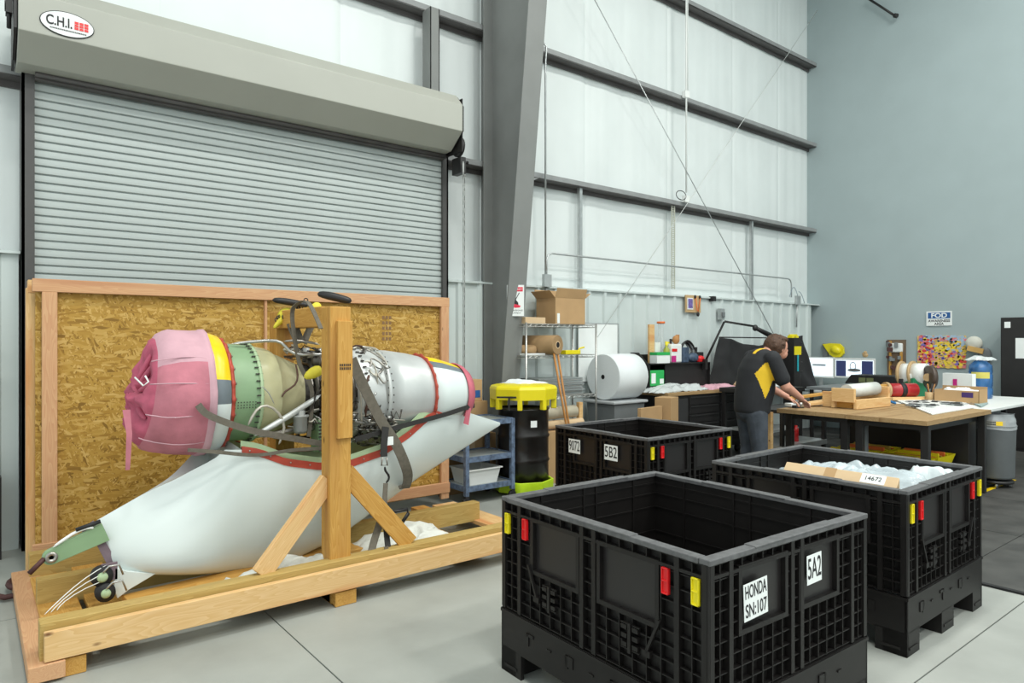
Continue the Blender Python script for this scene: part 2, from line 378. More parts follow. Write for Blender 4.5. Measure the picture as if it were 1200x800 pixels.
# ============================================================ ROLLER DOOR
rd = bpy.data.objects.new('door_1', None); COL.objects.link(rd); rd.location = ((DL+DR)/2, 6.62, 0); rd['kind'] = 'structure'
cL, cR = atY(40, 400, 6.62).x, atY(516, 400, 6.62).x
P = .066; mb = MB(); prof = []
for k in range(9):
    t = (0, .14, .15, .22, .5, .9, .97, .985, 1)[k]; prof.append(((.014, .014, -.004, -.009, -.010, -.009, -.004, .014, .014)[k], t*P))
mb.add([V(x, y, z) for y, z in prof for x in (cL-.02, cR+.02)], [(2*i, 2*i+1, 2*i+3, 2*i+2) for i in range(8)], 0, False)
sl0 = None
for k in range(57):
    if sl0 is None:
        sl0 = mb.build('slat', slat_m, rd, world=False); o = sl0
    else: o = sl0.copy(); COL.objects.link(o)
    o.location = (-rd.location.x, 0, k*P)
MB().bb((cL, 6.64, 0), (cR, 6.66, 3.9)).build('slat_backing', darkgap, rd)
for a, b in ((atY(25, 400, 6.6).x, cL), (cR, atY(523, 400, 6.6).x)):
    MB().bb((a, 6.56, 0), (b, 6.6, 3.86)).bb((a if a < 1 else b-.02, 6.56, 0), (a+.02 if a < 1 else b, 6.86, 3.86)).build('door_track', mat('track_dark', (.065, .062, .06), .5), rd)
MB().bb((cL, 6.53, 3.70), (cR, 6.6, 3.72)).tube([(cL, 6.5, 3.73), (cR, 6.5, 3.73)], .02, 8).build('lintel_bar', girt_m, rd)
hl, hr = .27, 4.19
hp = [(6.6, 3.74), (6.37, 3.755), (6.15, 3.925), (6.15, 4.21), (6.27, 4.345), (6.6, 4.36)]
MB().prism(hp, lambda a, b, t: V(t, a, b), hl, hr).build('door_hood', hood_m, rd, bevel=.006)
for x0 in (hl-.025, hr+.005):
    MB().prism([(a+(.012 if a < 6.5 else 0), b+(-.01 if b > 4 else .01)) for a, b in hp], lambda a, b, t: V(t, a, b), x0, x0+.018).build('hood_end_plate', black_m, rd)
# decal on hood
dc = atY(79, 29, 6.145); a_ = .175
hb_ = mat('decal_red', (.75, .03, .03), .4)
MB().prism([(dc.x+a_*math.cos(t*PI/18), dc.z+a_*.54*math.sin(t*PI/18)) for t in range(36)], lambda a, b, t: V(a, t, b), 6.143, 6.149).build('maker_decal', ink, rd)
de = rd.children[-1]
dcl = MB().prism([(dc.x+a_*.965*math.cos(t*PI/18), dc.z+a_*.5*math.sin(t*PI/18)) for t in range(36)], lambda a, b, t: V(a, t, b), 6.139, 6.143).build('decal_face', paper, [c for c in rd.children if c.name.startswith('maker_decal')][0])
par = dcl.parent
text('decal_lettering', 'C.H.I.', .10, frame4((dc.x-.052, 6.137, dc.z+.005), (1,0,0), (0,0,1)), ink, par, sx=.72, bold=.002)
g = MB()
for i in range(3):
    for j in range(3): g.bb((dc.x+.045+i*.032, 6.135, dc.z+.018-.022*j), (dc.x+.071+i*.032, 6.139, dc.z+.035-.022*j))
g.build('decal_squares', hb_, par)
g = MB()
for i in range(24): g.bb((dc.x-.11+i*.0098, 6.135, dc.z-.052), (dc.x-.104+i*.0098, 6.139, dc.z-.044))
g.build('decal_small_print', ink, par)
# door operator bracket and hand chain at right end
ob = thing('chain_hoist', 'black chain hoist mechanism at the right end of the roller door hood', 'hoist', (4.25, 6.3, 3.6))
q = MB(); q.bb((4.215, 6.2, 3.72), (4.225, 6.58, 4.3)); q.build('mount_plate', black_m, ob)
q = MB(); q.lathe([(0, 0), (0, .11), (.03, .11), (.03, .02), (.06, .02), (.06, 0)], (4.235, 6.32, 3.8), 'x', 20); q.build('chain_wheel', black_m, ob)
q = MB(); q.bb((4.23, 6.25, 3.5), (4.30, 6.42, 3.68)).tube([(4.30, 6.3, 3.64), (4.36, 6.3, 3.64)], .02); q.build('gear_box', black_m, ob)
ch = MB()
rr = random.Random(3)
for (sx, sy, zb) in ((4.245, 6.22, 1.0), (4.36, 6.36, 1.0)):
    z = 3.62
    while z > zb:
        ch.bar((sx, sy, z), (sx, sy, z-.03), .013 if int(z*50) % 2 else .004, .004 if int(z*50) % 2 else .013); z -= .028
    ch.lathe([(0, .012), (.1, .012)], (sx, sy, 3.5), 'z', 8, mi=0)
solo(ch, 'hand_chain', chrome, 'thin looped hand chain hanging beside the roller door track', 'chain')
hq = atY(25, 30, 6.3)
solo(MB().bb((hl-.07, 6.2, 4.05), (hl-.03, 6.3, 4.3)).lathe([(0, .05), (.03, .05), (.03, 0)], (hl-.075, 6.25, 4.12), 'x', 14).tube([(hl-.05, 6.25, 4.2), (hl-.05, 6.25, 3.95)], .015), 'door_bearing', black_m, 'small black bearing bracket at the left end of the door hood', 'bracket')

# ============================================================ WALL FITTINGS
def vertical(px, z0, z1, y, w, d, m, name, label, cat):
    x = atY(px, 400, y).x
    solo(MB().bb((x-w/2, y, z0), (x+w/2, y+.004, z1)).bb((x-w/2, y, z0), (x-w/2+.004, y+d, z1)), name, m, label, cat)
vertical(681, 2.36, 3.76, 6.72, .05, .05, galv, 'strut_channel', 'grey vertical channel on the wall above the open cardboard box', 'channel')
vertical(882, 2.36, 3.76, 6.72, .05, .05, galv, 'strut_channel', 'grey vertical channel on the wall above the black drape', 'channel')
x = atY(789, 300, 6.72).x
q = MB()
for sx in (-.045, .02): q.bb((x+sx, 6.72, 2.45), (x+sx+.025, 6.725, 3.76))
for k in range(40): q.bb((x-.03, 6.722, 2.47+k*.032), (x+.03, 6.727, 2.482+k*.032))
solo(q, 'slotted_channel', mat('beige_zinc', (.42, .43, .36), .5), 'perforated beige channel hanging below the girt above the pin board', 'channel')
# conduits
def pY(px, py, y=6.62): return atY(px, py, y)
q = MB().tube([V(pY(633,40).x, 6.62, 5.5), V(pY(638,60).x, 6.58, 5.42), V(pY(638,60).x, 6.6, 5.2), V(pY(638,60).x, 6.6, 2.45)], .013, 8)
solo(q, 'conduit', galv, 'thin vertical conduit pipe dropping beside the big column', 'pipe')
z1 = pY(650, 297).z
a = pY(641, 330); b = pY(928, 350)
q = MB().tube([V(a.x, 6.63, 2.5), V(a.x, 6.63, z1-.10), V(a.x+.03, 6.63, z1-.03), V(a.x+.1, 6.63, z1), V(b.x-.1, 6.63, z1), V(b.x-.03, 6.63, z1-.03), V(b.x, 6.63, z1-.1), V(b.x, 6.63, 2.45)], .013, 8)
solo(q, 'conduit', galv, 'long horizontal conduit run bent down at both ends on the back wall', 'pipe')
for px, lb in ((640, 'grey junction box at the left end of the conduit'), (934, 'grey junction box at the right end of the conduit near the corner')):
    c = pY(px, 340 if px < 700 else 358, 6.6)
    z = 2.42 if px < 700 else 2.40
    solo(MB().bb((c.x-.06, 6.56, z-.08), (c.x+.06, 6.61, z+.08)).tube([V(c.x, 6.6, z-.08), V(c.x, 6.61, z-.5)], .014), 'junction_box', galv, lb, 'junction box')
wc = pY(803, 230, 6.64)
q = MB().tube([V(wc.x, 6.62, 8.4), V(wc.x, 6.62, 3.95)], .014, 8).tube([V(wc.x+.05, 6.63, 8.4), V(wc.x+.05, 6.63, 5.55)], .008, 6).bb((wc.x-.05, 6.6, 5.42), (wc.x+.06, 6.66, 5.52)).bb((wc.x-.05, 6.6, 3.8), (wc.x+.06, 6.66, 3.9))
solo(q, 'white_cable_drop', white_pl, 'white vertical pipe and cable crossing the upper girts', 'pipe')
# brace rods
a = atY(697, 0, 6.6); b = atY(907, 392, 6.6)
e = a + (a-b)*.05
solo(MB().tube([e, b], .007, 6), 'brace_rod', galv, 'thin steel brace rod slanting down to the right behind the worker', 'brace')
a = atY(958, 12, 6.6); b = atY(700, 395, 6.6)
solo(MB().tube([a, b], .005, 6), 'brace_cable', mat('pale_cable', (.6, .62, .6), .5), 'thin pale brace cable slanting down to the left across the back wall', 'brace')
a = atX(1017, -2, 12.7); b = atX(1048, 18, 12.7)
solo(MB().tube([a, b], .022, 6).tube([b, b+V(0, -.05, -.03)], .04, 6), 'pipe_end', black_m, 'black pipe end reaching in high on the grey wall', 'pipe')
# wall clutter: coil of wire at girt, small box fittings
c = atY(797, 229, 6.62)
solo(MB().tube([c+V(.12*math.cos(t*.35), -.02, .07*math.sin(t*.35)) for t in range(19)], .006, 6), 'wire_loop', black_m, 'dark loop of wire hung on the lowest girt', 'wire')
# pin board
c = atY(812, 356, 6.6)
pb = thing('pin_board', 'small plywood board with a photo print and red cord on the back wall', 'board', (c.x, 6.6, c.z))
MB().bb((c.x-.19, 6.59, c.z-.135), (c.x+.19, 6.61, c.z+.135)).build('board_panel', tan, pb, .003)
MB().bb((c.x-.16, 6.58, c.z-.09), (c.x-.02, 6.589, c.z+.09)).build('photo_print', paper, pb)
MB().bb((c.x-.145, 6.576, c.z-.07), (c.x-.035, 6.58, c.z+.075)).build('photo_image', purple, pb)
MB().tube([c+V(.03, -.03, .11), c+V(.07, -.03, -.10), c+V(.10, -.03, -.12), c+V(.15, -.03, .11)], .007, 6).build('cord', orange, pb)
MB().ell(c+V(.09, -.03, -.16), (.03, .02, .035)).ell(c+V(.03, -.02, .11), (.02, .02, .03)).ell(c+V(.15, -.02, .11), (.02, .02, .03)).build('clip', ink, pb)
c = atY(845, 368, 6.6)
solo(MB().bb((c.x-.06, 6.57, c.z-.09), (c.x+.06, 6.63, c.z+.09)).bb((c.x-.03, 6.55, c.z-.05), (c.x+.04, 6.57, c.z+.03), 1), 'thermostat_box', [galv, greybin], 'small grey wall box above the lamp arm', 'switch box')
c = atY(835, 350, 6.6)
solo(MB().bb((c.x-.04, 6.56, c.z-.04), (c.x+.04, 6.64, c.z+.04)), 'wall_knob', black_m, 'small black fitting on the ledge right of the pin board', 'fitting')
q = MB(); c = atY(932, 345, 6.6)
q.tube([c+V(-.2, 0, -.05)+V(.3*t/12, 0, .18*math.sin(PI*t/12)) for t in range(13)], .006, 6); q.tube([c+V(.12, 0, .06)+V(.2*t/6, 0, -.2*(t/6)**2) for t in range(7)], .006, 6)
solo(q, 'loose_cable', mat('blue_grey_wire', (.25, .32, .38), .5), 'loose arc of grey cable near the corner junction box', 'cable')

# signs
def sign(name, o, xd, w, h, label, m=paper, t=.004):
    """thin sign with origin at centre, xd = reading direction; returns thing and placing function"""
    x = Vector(xd).normalized(); n = x.cross(V(0,0,1)).normalized()
    th_ = thing(name, label, 'sign', o)
    def pt(u, v, k=0): return Vector(o)+x*u+V(0,0,1)*v+n*k
    MB().prism([(-w/2, -h/2), (w/2, -h/2), (w/2, h/2), (-w/2, h/2)], lambda a, b, q: pt(a, b, q), 0, t).build('sign_plate', m, th_)
    return th_, pt, x
def plate(pt, u0, v0, u1, v1, k, m, name, par, t=.0015):
    return MB().prism([(u0, v0), (u1, v0), (u1, v1), (u0, v1)], lambda a, b, q: pt(a, b, q), k, k+t).build(name, m, par)
# FOD sign on grey wall, reading direction -y
c = atX(1100.5, 373, XR-.012)
s_, pt, x = sign('awareness_sign', c, (0, -1, 0), .39, .245, 'white FOD awareness area sign with a blue heading on the grey wall')
plate(pt, -.17, .0, .17, .10, .004, navy, 'heading_band', s_)
text('heading', 'FOD', .105, frame4(pt(0, .047, .0062), x, (0,0,1)), paper, s_, sx=1.15, bold=.003)
text('wording', 'AWARENESS', .058, frame4(pt(0, -.042, .0045), x, (0,0,1)), ink, s_, bold=.0015)
text('wording', 'AREA', .058, frame4(pt(0, -.092, .0045), x, (0,0,1)), ink, s_, bold=.0015)
# spill sign on column flange
z = atY(603, 352, 6.1).z
sc_ = V(0,0,0); yy = yf(1.97)-.03; c = atY(604, 352, yy)
s_, pt, x = sign('spill_sign', c, (math.cos(-.62), math.sin(-.62), 0), .20, .36, 'white emergency spill response equipment sign on the column')
red_e = mat('sign_red', (.70, .02, .06), .5)
plate(pt, -.085, .105, .085, .155, .004, red_e, 'heading_band', s_)
text('heading', 'EMERGENCY', .030, frame4(pt(0, .13, .0062), x, (0,0,1)), paper, s_, sx=.9)
MB().prism([(-.075+.0, .01), (-.06, -.045), (-.03, -.075), (.0, -.085), (.05, -.08), (.06, -.06), (.03, -.05), (-.04, .02), (-.05, .045)], lambda a, b, q: pt(a, b, q), .004, .006).build('puddle_symbol', red_e, s_)
MB().prism([(-.045, .015), (-.01, -.04), (.035, -.05), (.03, -.02), (.01, .0), (.005, .02), (-.02, .035)], lambda a, b, q: pt(a, b, q), .006, .008).bar(pt(0, .01, .007), pt(.045, .09, .007), .004, .008).build('brush_symbol', ink, s_)
text('wording', 'SPILL RESPONSE', .024, frame4(pt(0, -.115, .0045), x, (0,0,1)), ink, s_)
text('wording', 'EQUIPMENT', .024, frame4(pt(0, -.145, .0045), x, (0,0,1)), ink, s_)
# painting: generic colour patches
c = atX(1103, 412, XR-.02)
pt_ = thing('flower_painting', 'unframed canvas of red, yellow and violet flower dabs on the grey wall', 'painting', c)
MB().bb(c+V(-.0, -.36, -.27), c+V(.02, .37, .27)).build('canvas', mat('golden_ground', (.62, .42, .14), .6, 0, .5, 14), pt_)
cols = [mat('dab_red', (.65, .06, .05), .6), mat('dab_yellow', (.85, .62, .05), .6), mat('dab_violet', (.22, .16, .45), .6), mat('dab_pink', (.70, .20, .22), .6), mat('dab_blue', (.35, .48, .62), .6), mat('dab_gold', (.75, .48, .12), .6)]
rr = random.Random(11); dd = MB()
for k in range(700):
    u = rr.uniform(-.35, .34); v = rr.uniform(-.26, .26); r = rr.uniform(.014, .042)
    if v > .17 and u < .25: mi = rr.choice([4, 4, 3, 0 if u > .12 else 4])
    elif u > .12: mi = rr.choice([0, 0, 3, 2, 1])
    elif v > 0: mi = rr.choice([1, 1, 5, 4, 1])
    else: mi = rr.choice([1, 5, 5, 3, 0 if u < -.1 else 1, 2])
    n = 6; th0 = rr.uniform(0, 6)
    dd.add([c+V(-.001-.0002*(k % 9), u+r*math.cos(th0+i*PI/3)*rr.uniform(.7, 1.1), v+r*.7*math.sin(th0+i*PI/3)) for i in range(n)], [tuple(range(n))], mi)
stuff(dd.build('paint_dabs', cols, pt_))
# ============================================================ OSB WALL AND CRADLE
OY = 5.74; z0p = .03
ox0, ox1 = .33, 3.74; oz1 = 2.075
cr_ = thing('crate_wall', 'tall strand board crate wall framed in pale lumber behind the engine', 'crate wall', (2.0, OY, 0))
MB().bb((ox0+.02, OY+.03, .12), (1.92, OY+.045, oz1-.02)).build('strand_board_sheet', M_OSB, cr_)
MB().bb((1.935, OY+.03, .12), (ox1-.01, OY+.045, oz1-.02)).build('strand_board_sheet', M_OSB, cr_)
board('joint_batten', (1.93, OY+.022, .2), (1.93, OY+.022, 2.0), .02, .05, M_PINK, cr_, up=(0,1,0))
board('top_rail', (ox0, OY, oz1-.045), (ox1, OY, oz1-.045), .038, .09, M_PINK, cr_)
board('stud', (ox0+.10, OY, .08), (ox0+.10, OY, oz1-.09), .09, .038, M_PINK, cr_, up=(0,1,0))
board('stud', (ox1-.05, OY, .08), (ox1-.05, OY, oz1-.09), .09, .038, M_PINK, cr_, up=(0,1,0))
board('bottom_rail', (ox0, OY-.01, .19), (ox1, OY-.01, .19), .038, .10, M_PINK, cr_)
board('rear_stud', (ox0-.0, OY+.12, .0), (ox0-.0, OY+.12, oz1-.06), .06, .08, M_PINE, cr_, up=(0,1,0))
board('rear_rail', (ox0-.02, OY+.12, oz1-.05), (ox1, OY+.12, oz1-.05), .09, .09, M_PINE, cr_)
mbs = MB()
for k in range(5):
    for r in range(3):
        mbs.bb((3.02+r*.035, OY+.028, 1.88-k*.05), (3.045+r*.035, OY+.0305, 1.85-k*.05))
mbs.build('stamped_print', mat('faded_ink', (.22, .12, .05), .7), cr_)
# base cradle
st = thing('engine_cradle', 'heavy lumber shipping cradle with post and beam that carries the engine', 'cradle', (1.9, 4.5, 0))
YF = 3.97
board('front_rail', (.275, YF, .17), (3.62, YF, .17), .038, .14, M_PINE, st)
board('inner_rail', (.26, YF+.075, .18), (3.62, YF+.075, .18), .10, .19, M_TREAT, st)
board('rear_rail', (.30, 4.86, .17), (3.46, 4.86, .17), .09, .16, M_TREAT, st)
board('back_rail', (.30, 5.52, .16), (2.4, 5.52, .16), .09, .16, M_TREAT, st)
board('end_plank', (.285, YF-.03, .055), (.285, 5.66, .055), .15, .08, M_PINK, st)
board('end_plank', (.40, YF+.16, .095), (.40, 5.40, .095), .20, .035, M_AMBER, st)
board('end_plank', (3.52, YF+.14, .085), (3.52, 5.5, .085), .24, .035, M_PINE, st)
board('cross_plank', (.62, YF+.14, .10), (.62, 5.45, .10), .18, .04, M_AMBER, st)
board('cross_plank', (1.9, YF+.14, .07), (1.9, 5.45, .07), .28, .04, M_AMBER, st)
board('cross_plank', (2.9, YF+.14, .07), (2.9, 5.45, .07), .28, .04, M_AMBER, st)
board('deck_plank', (.7, 4.45, .14), (2.2, 4.60, .14), .19, .04, M_AMBER, st)
for x in (.38, 1.83, 3.3):
    board('skid_foot', (x, YF-.0, .045), (x, YF+.26, .045), .14, .088, M_AMBER, st)
    board('skid_foot', (x, 5.3, .045), (x, 5.6, .045), .14, .088, M_AMBER, st)
PX = 1.83; PYc = 4.04+.08
board('post', (PX, PYc+.0, .0), (PX, PYc, 1.86), .14, .14, M_AMBER, st, up=(0,1,0), bevel=.005)
board('post_cleat', (PX+.018, PYc-.085, 1.03), (PX+.018, PYc-.085, 1.77), .10, .03, M_AMBER, st, up=(0,1,0))
board('cross_beam', (PX-.0, PYc+.07, 1.80), (PX-.0, 5.02, 1.80), .14, .13, M_AMBER, st, bevel=.005)
board('post', (PX, 5.09, .0), (PX, 5.09, 1.86), .14, .14, M_AMBER, st, up=(0,1,0), bevel=.005)
p0 = atY(305, 690, YF+.09); p1 = atY(384, 575, PYc-.02)
board('diagonal_brace', V(p0.x, YF+.09, .27), V(PX-.055, PYc, .76), .038, .12, M_PINE, st)
board('diagonal_brace', V(2.33, YF+.09, .27), V(PX+.06, PYc, .80), .038, .12, M_AMBER, st)
mbs = MB()
for k in range(2):
    for r in range(6): mbs.bb((PX-.02+r*.013, PYc-.1015, 1.50-k*.022), (PX-.012+r*.013, PYc-.1, 1.484-k*.022))
mbs.build('stamped_print', ink, st)

# foam pads and plastic film
def crumple(c, sx, sy, sz, seed, nu=26, nv=26, edge=1.0):
    def f(u, v):
        x = (u-.5)*sx; y = (v-.5)*sy
        h = sz*(1-(2*u-1)**4)*(1-(2*v-1)**4)*(.75+.5*noise.noise(V(x*5/edge, y*5/edge, seed)))
        w = .18*sz*noise.noise(V(x*19/edge, y*19/edge, seed+4)); j = .12*sx*noise.noise(V(u*4, v*4, seed+9))
        return Vector(c)+V(x+j, y+.12*sy*noise.noise(V(u*4, v*4, seed+19)), h+w)
    return MB().grid(f, nu, nv)
padm = mat('white_foam_sheet', (.66, .67, .62), .7, 0, .06, 9, .4, 40)
solo(crumple((2.55, 4.45, .13), .75, .5, .14, 3), 'foam_sheet', padm, 'crumpled white foam sheet on the cradle right of the post', 'foam', solid=.006)
solo(crumple((1.62, 4.24, .12), .9, .28, .20, 8), 'foam_sheet', padm, 'white foam padding under the pylon left of the post', 'foam', solid=.006)

# ============================================================ ENGINE
YC = 4.72
def zc(x): return 1.318 - .046*(x-1.0)
en = thing('jet_engine', 'small jet engine on its white pylon fairing, cowls removed, strapped in the lumber cradle', 'jet engine', (2.0, YC, .1))
def ring(prof, name, m, mf=None, jit=None, n=48, bevel=0, parent=en, solid=0):
    mb = MB()
    def j(p, h, th, r):
        p = V(p.x, p.y, p.z + zc(p.x) - 0)
        return jit(p, h, th, r) if jit else p
    mb.lathe(prof, (0, YC, 0), 'x', n, jit=j, mf=mf); return mb.build(name, m, parent, solid=solid)
# th: angle, y = cos, z = sin ; near side is th = PI
def band(i, th):  # yellow over the top, grey stripe, white below
    a = math.degrees(th) % 360
    d = abs(a-90)
    return 0 if d < 72 else (1 if d < 100 else 2)
ring([(1.16, .385), (1.17, .39), (1.21, .384), (1.25, .372), (1.26, .355), (1.26, .2)], 'inlet_lip_ring', [yelo, greyband, whitep], mf=band)
# red scalloped flange
def scal(p, h, th, r):
    if r < .335: return p
    s = 1 + .035*max(0, math.sin(th*22))
    return V(p.x, YC*0 + p.y*s, zc(p.x) + (p.z-zc(p.x))*s)
ring([(1.26, .30), (1.26, .355), (1.282, .352), (1.282, .30)], 'red_flange', redf, jit=scal, n=132)
mb = MB()
for k in range(22):
    th = (k+.25)*2*PI/22; mb.lathe([(0, .009), (.012, .009), (.012, 0)], (1.282, YC+.34*math.cos(th), zc(1.28)+.34*math.sin(th)), 'x', 6)
mb.build('flange_bolts', steel, en)
ring([(1.27, .325), (1.29, .325), (1.43, .318), (1.445, .318)], 'green_case', greenp)
mb = MB()
for k in range(44):
    th = k*2*PI/44; c = V(1.445, YC+.326*math.cos(th), zc(1.44)+.326*math.sin(th)); mb.bar(c-V(.022,0,0), c+V(.022,0,0), .008, .008)
for k in range(8):
    for r in range(3): 
        th = PI+.12+r*.055; mb.ell((1.29+k*.018, YC+.324*math.cos(th), zc(1.45)+.324*math.sin(th)), (.004,.004,.004), 6)
stuff(mb.build('case_rivets', dsteel, en))
ring([(1.445, .31), (1.447, .332), (1.465, .332), (1.465, .312)], 'case_flange', greenl)
ring([(1.465, .312), (1.51, .31), (1.56, .302), (1.60, .285)], 'cream_case', cream)
ring([(1.60, .285), (1.605, .272), (1.65, .258), (1.75, .215), (1.80, .195), (1.86, .19)], 'cream_cone', mat('matt_cream_composite', (.50, .46, .27), .5, 0, .1, 6))
ring([(1.40, .2), (2.3, .2)], 'core_case', dsteel)
ring([(1.86, .19), (1.86, .24), (1.88, .24), (1.90, .19), (2.02, .21), (2.02, .245), (2.04, .245), (2.04, .20), (2.1, .22), (2.1, .28), (2.12, .28), (2.12, .2)], 'core_rings', mat('core_metal', (.16, .145, .125), .4, .7, .3, 20))
ring([(2.14, .20), (2.14, .325), (2.17, .33), (2.35, .325)], 'bypass_case', alum)
mb = MB()
for x_, rr_ in ((2.19, .338), (2.36, .335), (2.38, .335)):
    for k in range(40):
        th = k*2*PI/40; c = V(x_, YC+rr_*math.cos(th), zc(x_)+rr_*math.sin(th)); mb.bar(c-V(.012,0,0), c+V(.012,0,0), .01, .01)
mb.build('case_bolts', dsteel, en)
ring([(2.35, .325), (2.35, .345), (2.38, .345), (2.38, .325), (2.50, .322), (2.65, .308), (2.77, .288)], 'exhaust_case', alum)
ring([(2.77, .288), (2.77, .305), (2.785, .305), (2.785, .28)], 'rear_flange', redf, jit=lambda p, h, th, r: (V(p.x, p.y*(1+.03*max(0, math.sin(th*22))), zc(p.x)+(p.z-zc(p.x))*(1+.03*max(0, math.sin(th*22)))) if r > .29 else p), n=132)
def band2(i, th):
    a = math.degrees(th) % 360; d = a-90
    return 0 if -40 < d < 28 else (1 if 28 <= d < 48 or -60 < d <= -40 else 2)
ring([(2.787, .275), (2.79, .294), (2.93, .276), (3.08, .24), (3.17, .208), (3.17, .19), (2.95, .15)], 'tail_cone', [yelo, greyband, whitep], mf=band2)
# accessories under and over the core
rg = random.Random(21)
def cyl_pt(x, th, r): return V(x, YC+r*math.cos(th), zc(x)+r*math.sin(th))
pipe_m = [chrome, steel, mat('pale_pipe', (.55, .52, .45), .4, .4, .1, 20), dsteel, mat('brown_hose', (.10, .045, .03), .6)]
for k in range(46):
    x = rg.uniform(1.82, 2.34) if k < 36 else rg.uniform(1.62, 2.3); th = rg.uniform(PI*.55, PI*1.45); r = (.235 if x < 2.2 else .34) + rg.uniform(0, .05); pts = []
    for q in range(rg.randint(5, 9)):
        pts.append(cyl_pt(x, th, r)); x += rg.uniform(-.05, .08); th += rg.uniform(-.32, .32); r += rg.uniform(-.012, .012)
        x = min(max(x, 1.62), 2.36)
        r = max(r, .22 if x < 2.2 and x > 1.8 else (.315 if x < 1.8 else .338))
    MB().tube(pts, rg.uniform(.005, .011), 7).build('pipe', pipe_m[rg.choice([0, 1, 1, 2, 3, 3, 4])], en, sub=1)
for k in range(40):
    x = rg.uniform(1.86, 2.2); th = rg.uniform(PI*.5, PI*1.5); c = cyl_pt(x, th, .24+rg.uniform(0, .04)); s_ = rg.uniform(.02, .05)
    m_ = rg.choice([steel, dsteel, dsteel, alum, mat('core_metal', (0,0,0))])
    if k % 2: MB().bar(c-V(s_, 0, 0), c+V(s_, 0, 0), s_*1.4, s_*1.3, 0, up=(0, math.cos(th), math.sin(th))).build('accessory', m_, en, .004)
    else: MB().lathe([(-s_, 0), (-s_, s_*.6), (-s_*.2, s_*.6), (-s_*.2, s_*.8), (s_*.4, s_*.8), (s_*.4, s_*.5), (s_, s_*.5), (s_, 0)], c, rg.choice(['x', 'z', 'x']), 12).build('accessory', m_, en)
# wiring mass, top and bottom
for x0, x1, th0, th1, rr_, nn in ((1.78, 2.15, PI*.42, PI*.62, .25, 60), (2.16, 2.42, PI*1.12, PI*1.45, .33, 80), (1.75, 2.2, PI*1.1, PI*1.5, .27, 90)):
    w = MB()
    for k in range(nn):
        x = rg.uniform(x0, x1); th = rg.uniform(th0, th1); r = rr_+rg.uniform(-.02, .07)
        if k % 3 == 0: w.lathe([(-.014, 0), (-.014, .012), (.014, .012), (.014, 0)], cyl_pt(x, th, r), rg.choice('xyz'), 8, mi=rg.choice([0, 1]))
        else: w.tube([cyl_pt(x+q*.022*rg.choice((-1, 1)), th+rg.uniform(-.1, .1), r+rg.uniform(-.02, .02)) for q in range(5)], rg.uniform(.003, .007), 5, mi=rg.choice([0, 1, 2]))
    stuff(w.build('wiring', [chrome, dsteel, pipe_m[2]], en))
# front cross pipes near the cream cone
Q = lambda px, py, y: atY(px, py, y)
def pipe(pxs, r, m, name='pipe'): MB().tube([Q(*p) for p in pxs], r, 10).build(name, m, en, sub=1)
pipe([(296, 512, 4.38), (340, 487, 4.40), (378, 461, 4.44)], .021, alum, 'thrust_strut')
pipe([(378, 461, 4.44), (384, 457, 4.45)], .012, chrome, 'strut_rod')
pipe([(290, 500, 4.37), (300, 478, 4.36), (312, 473, 4.36), (327, 482, 4.38), (336, 500, 4.4), (326, 522, 4.4)], .010, pipe_m[2])
pipe([(268, 403, 4.6), (318, 398, 4.6), (331, 400, 4.6), (338, 412, 4.5), (352, 417, 4.45), (388, 414, 4.45)], .012, chrome)
pipe([(346, 425, 4.45), (350, 440, 4.45), (347, 452, 4.42), (333, 458, 4.42), (330, 466, 4.42)], .007, pipe_m[4])
pipe([(305, 452, 4.37), (315, 458, 4.37), (322, 475, 4.37)], .004, chrome)
pipe([(331, 400, 4.6), (352, 398, 4.55), (376, 404, 4.5)], .010, steel)
pipe([(300, 512, 4.5), (345, 503, 4.5), (372, 502, 4.5)], .020, steel)
pipe([(426, 424, 4.42), (436, 422, 4.42), (441, 432, 4.41), (443, 452, 4.40)], .007, pipe_m[2])
pipe([(447, 425, 4.40), (455, 445, 4.39), (453, 470, 4.39), (462, 492, 4.41)], .005, chrome)
pipe([(420, 440, 4.40), (424, 470, 4.38), (424, 505, 4.42)], .006, pipe_m[2])
c = Q(352, 495, 4.42)
MB().lathe([(-.07, 0), (-.07, .035), (-.05, .045), (.03, .045), (.04, .055), (.05, .055), (.05, .03), (.08, .03), (.08, 0)], c, 'z', 20).build('fuel_filter', mat('grey_canister', (.30, .31, .30), .45, .3), en)
c0 = Q(370, 510, 4.5)
MB().box(c0+V(.06, .0, .0), (.14, .14, .22), .0).build('oil_cooler', greenp, en, .01)
v = MB()
for k in range(9): v.bb(c0+V(-.008+.0, -.078, -.10+k*.023), c0+V(.13, -.070, -.09+k*.023))
v.build('cooler_fins', dsteel, en)
# nacelle trough + pylon  (loft along x)
top_c = [(102, 612, 4.70), (150, 586, 4.70), (200, 559, 4.70), (243, 533, 4.62), (262, 527, 4.40), (285, 527, 4.355), (305, 530, 4.355), (335, 541, 4.36), (375, 546, 4.365), (410, 543, 4.37), (450, 529, 4.38), (480, 508, 4.41), (500, 490, 4.43), (525, 478, 4.50), (548, 483, 4.58), (586, 495, 4.68)]
bot_c = [(134, 666, 4.6), (142, 671, 4.6), (180, 671, 4.6), (250, 672, 4.6), (300, 668, 4.6), (340, 660, 4.6), (395, 632, 4.6), (440, 600, 4.6), (490, 562, 4.62), (540, 528, 4.66), (587, 497, 4.69)]
tp = [Q(*p) for p in top_c]; bt = [Q(*p) for p in bot_c]
def interp(pts, x, k):
    if x <= pts[0].x: return pts[0][k]
    for a, b in zip(pts, pts[1:]):
        if x <= b.x: t = (x-a.x)/(b.x-a.x); return a[k]*(1-t)+b[k]*t
    return pts[-1][k]
x0_, x1_ = tp[0].x, tp[-1].x
NST, NC = 70, 22
secs = []; top_edge = []; top_far = []
lean = bt[0].x - tp[0].x
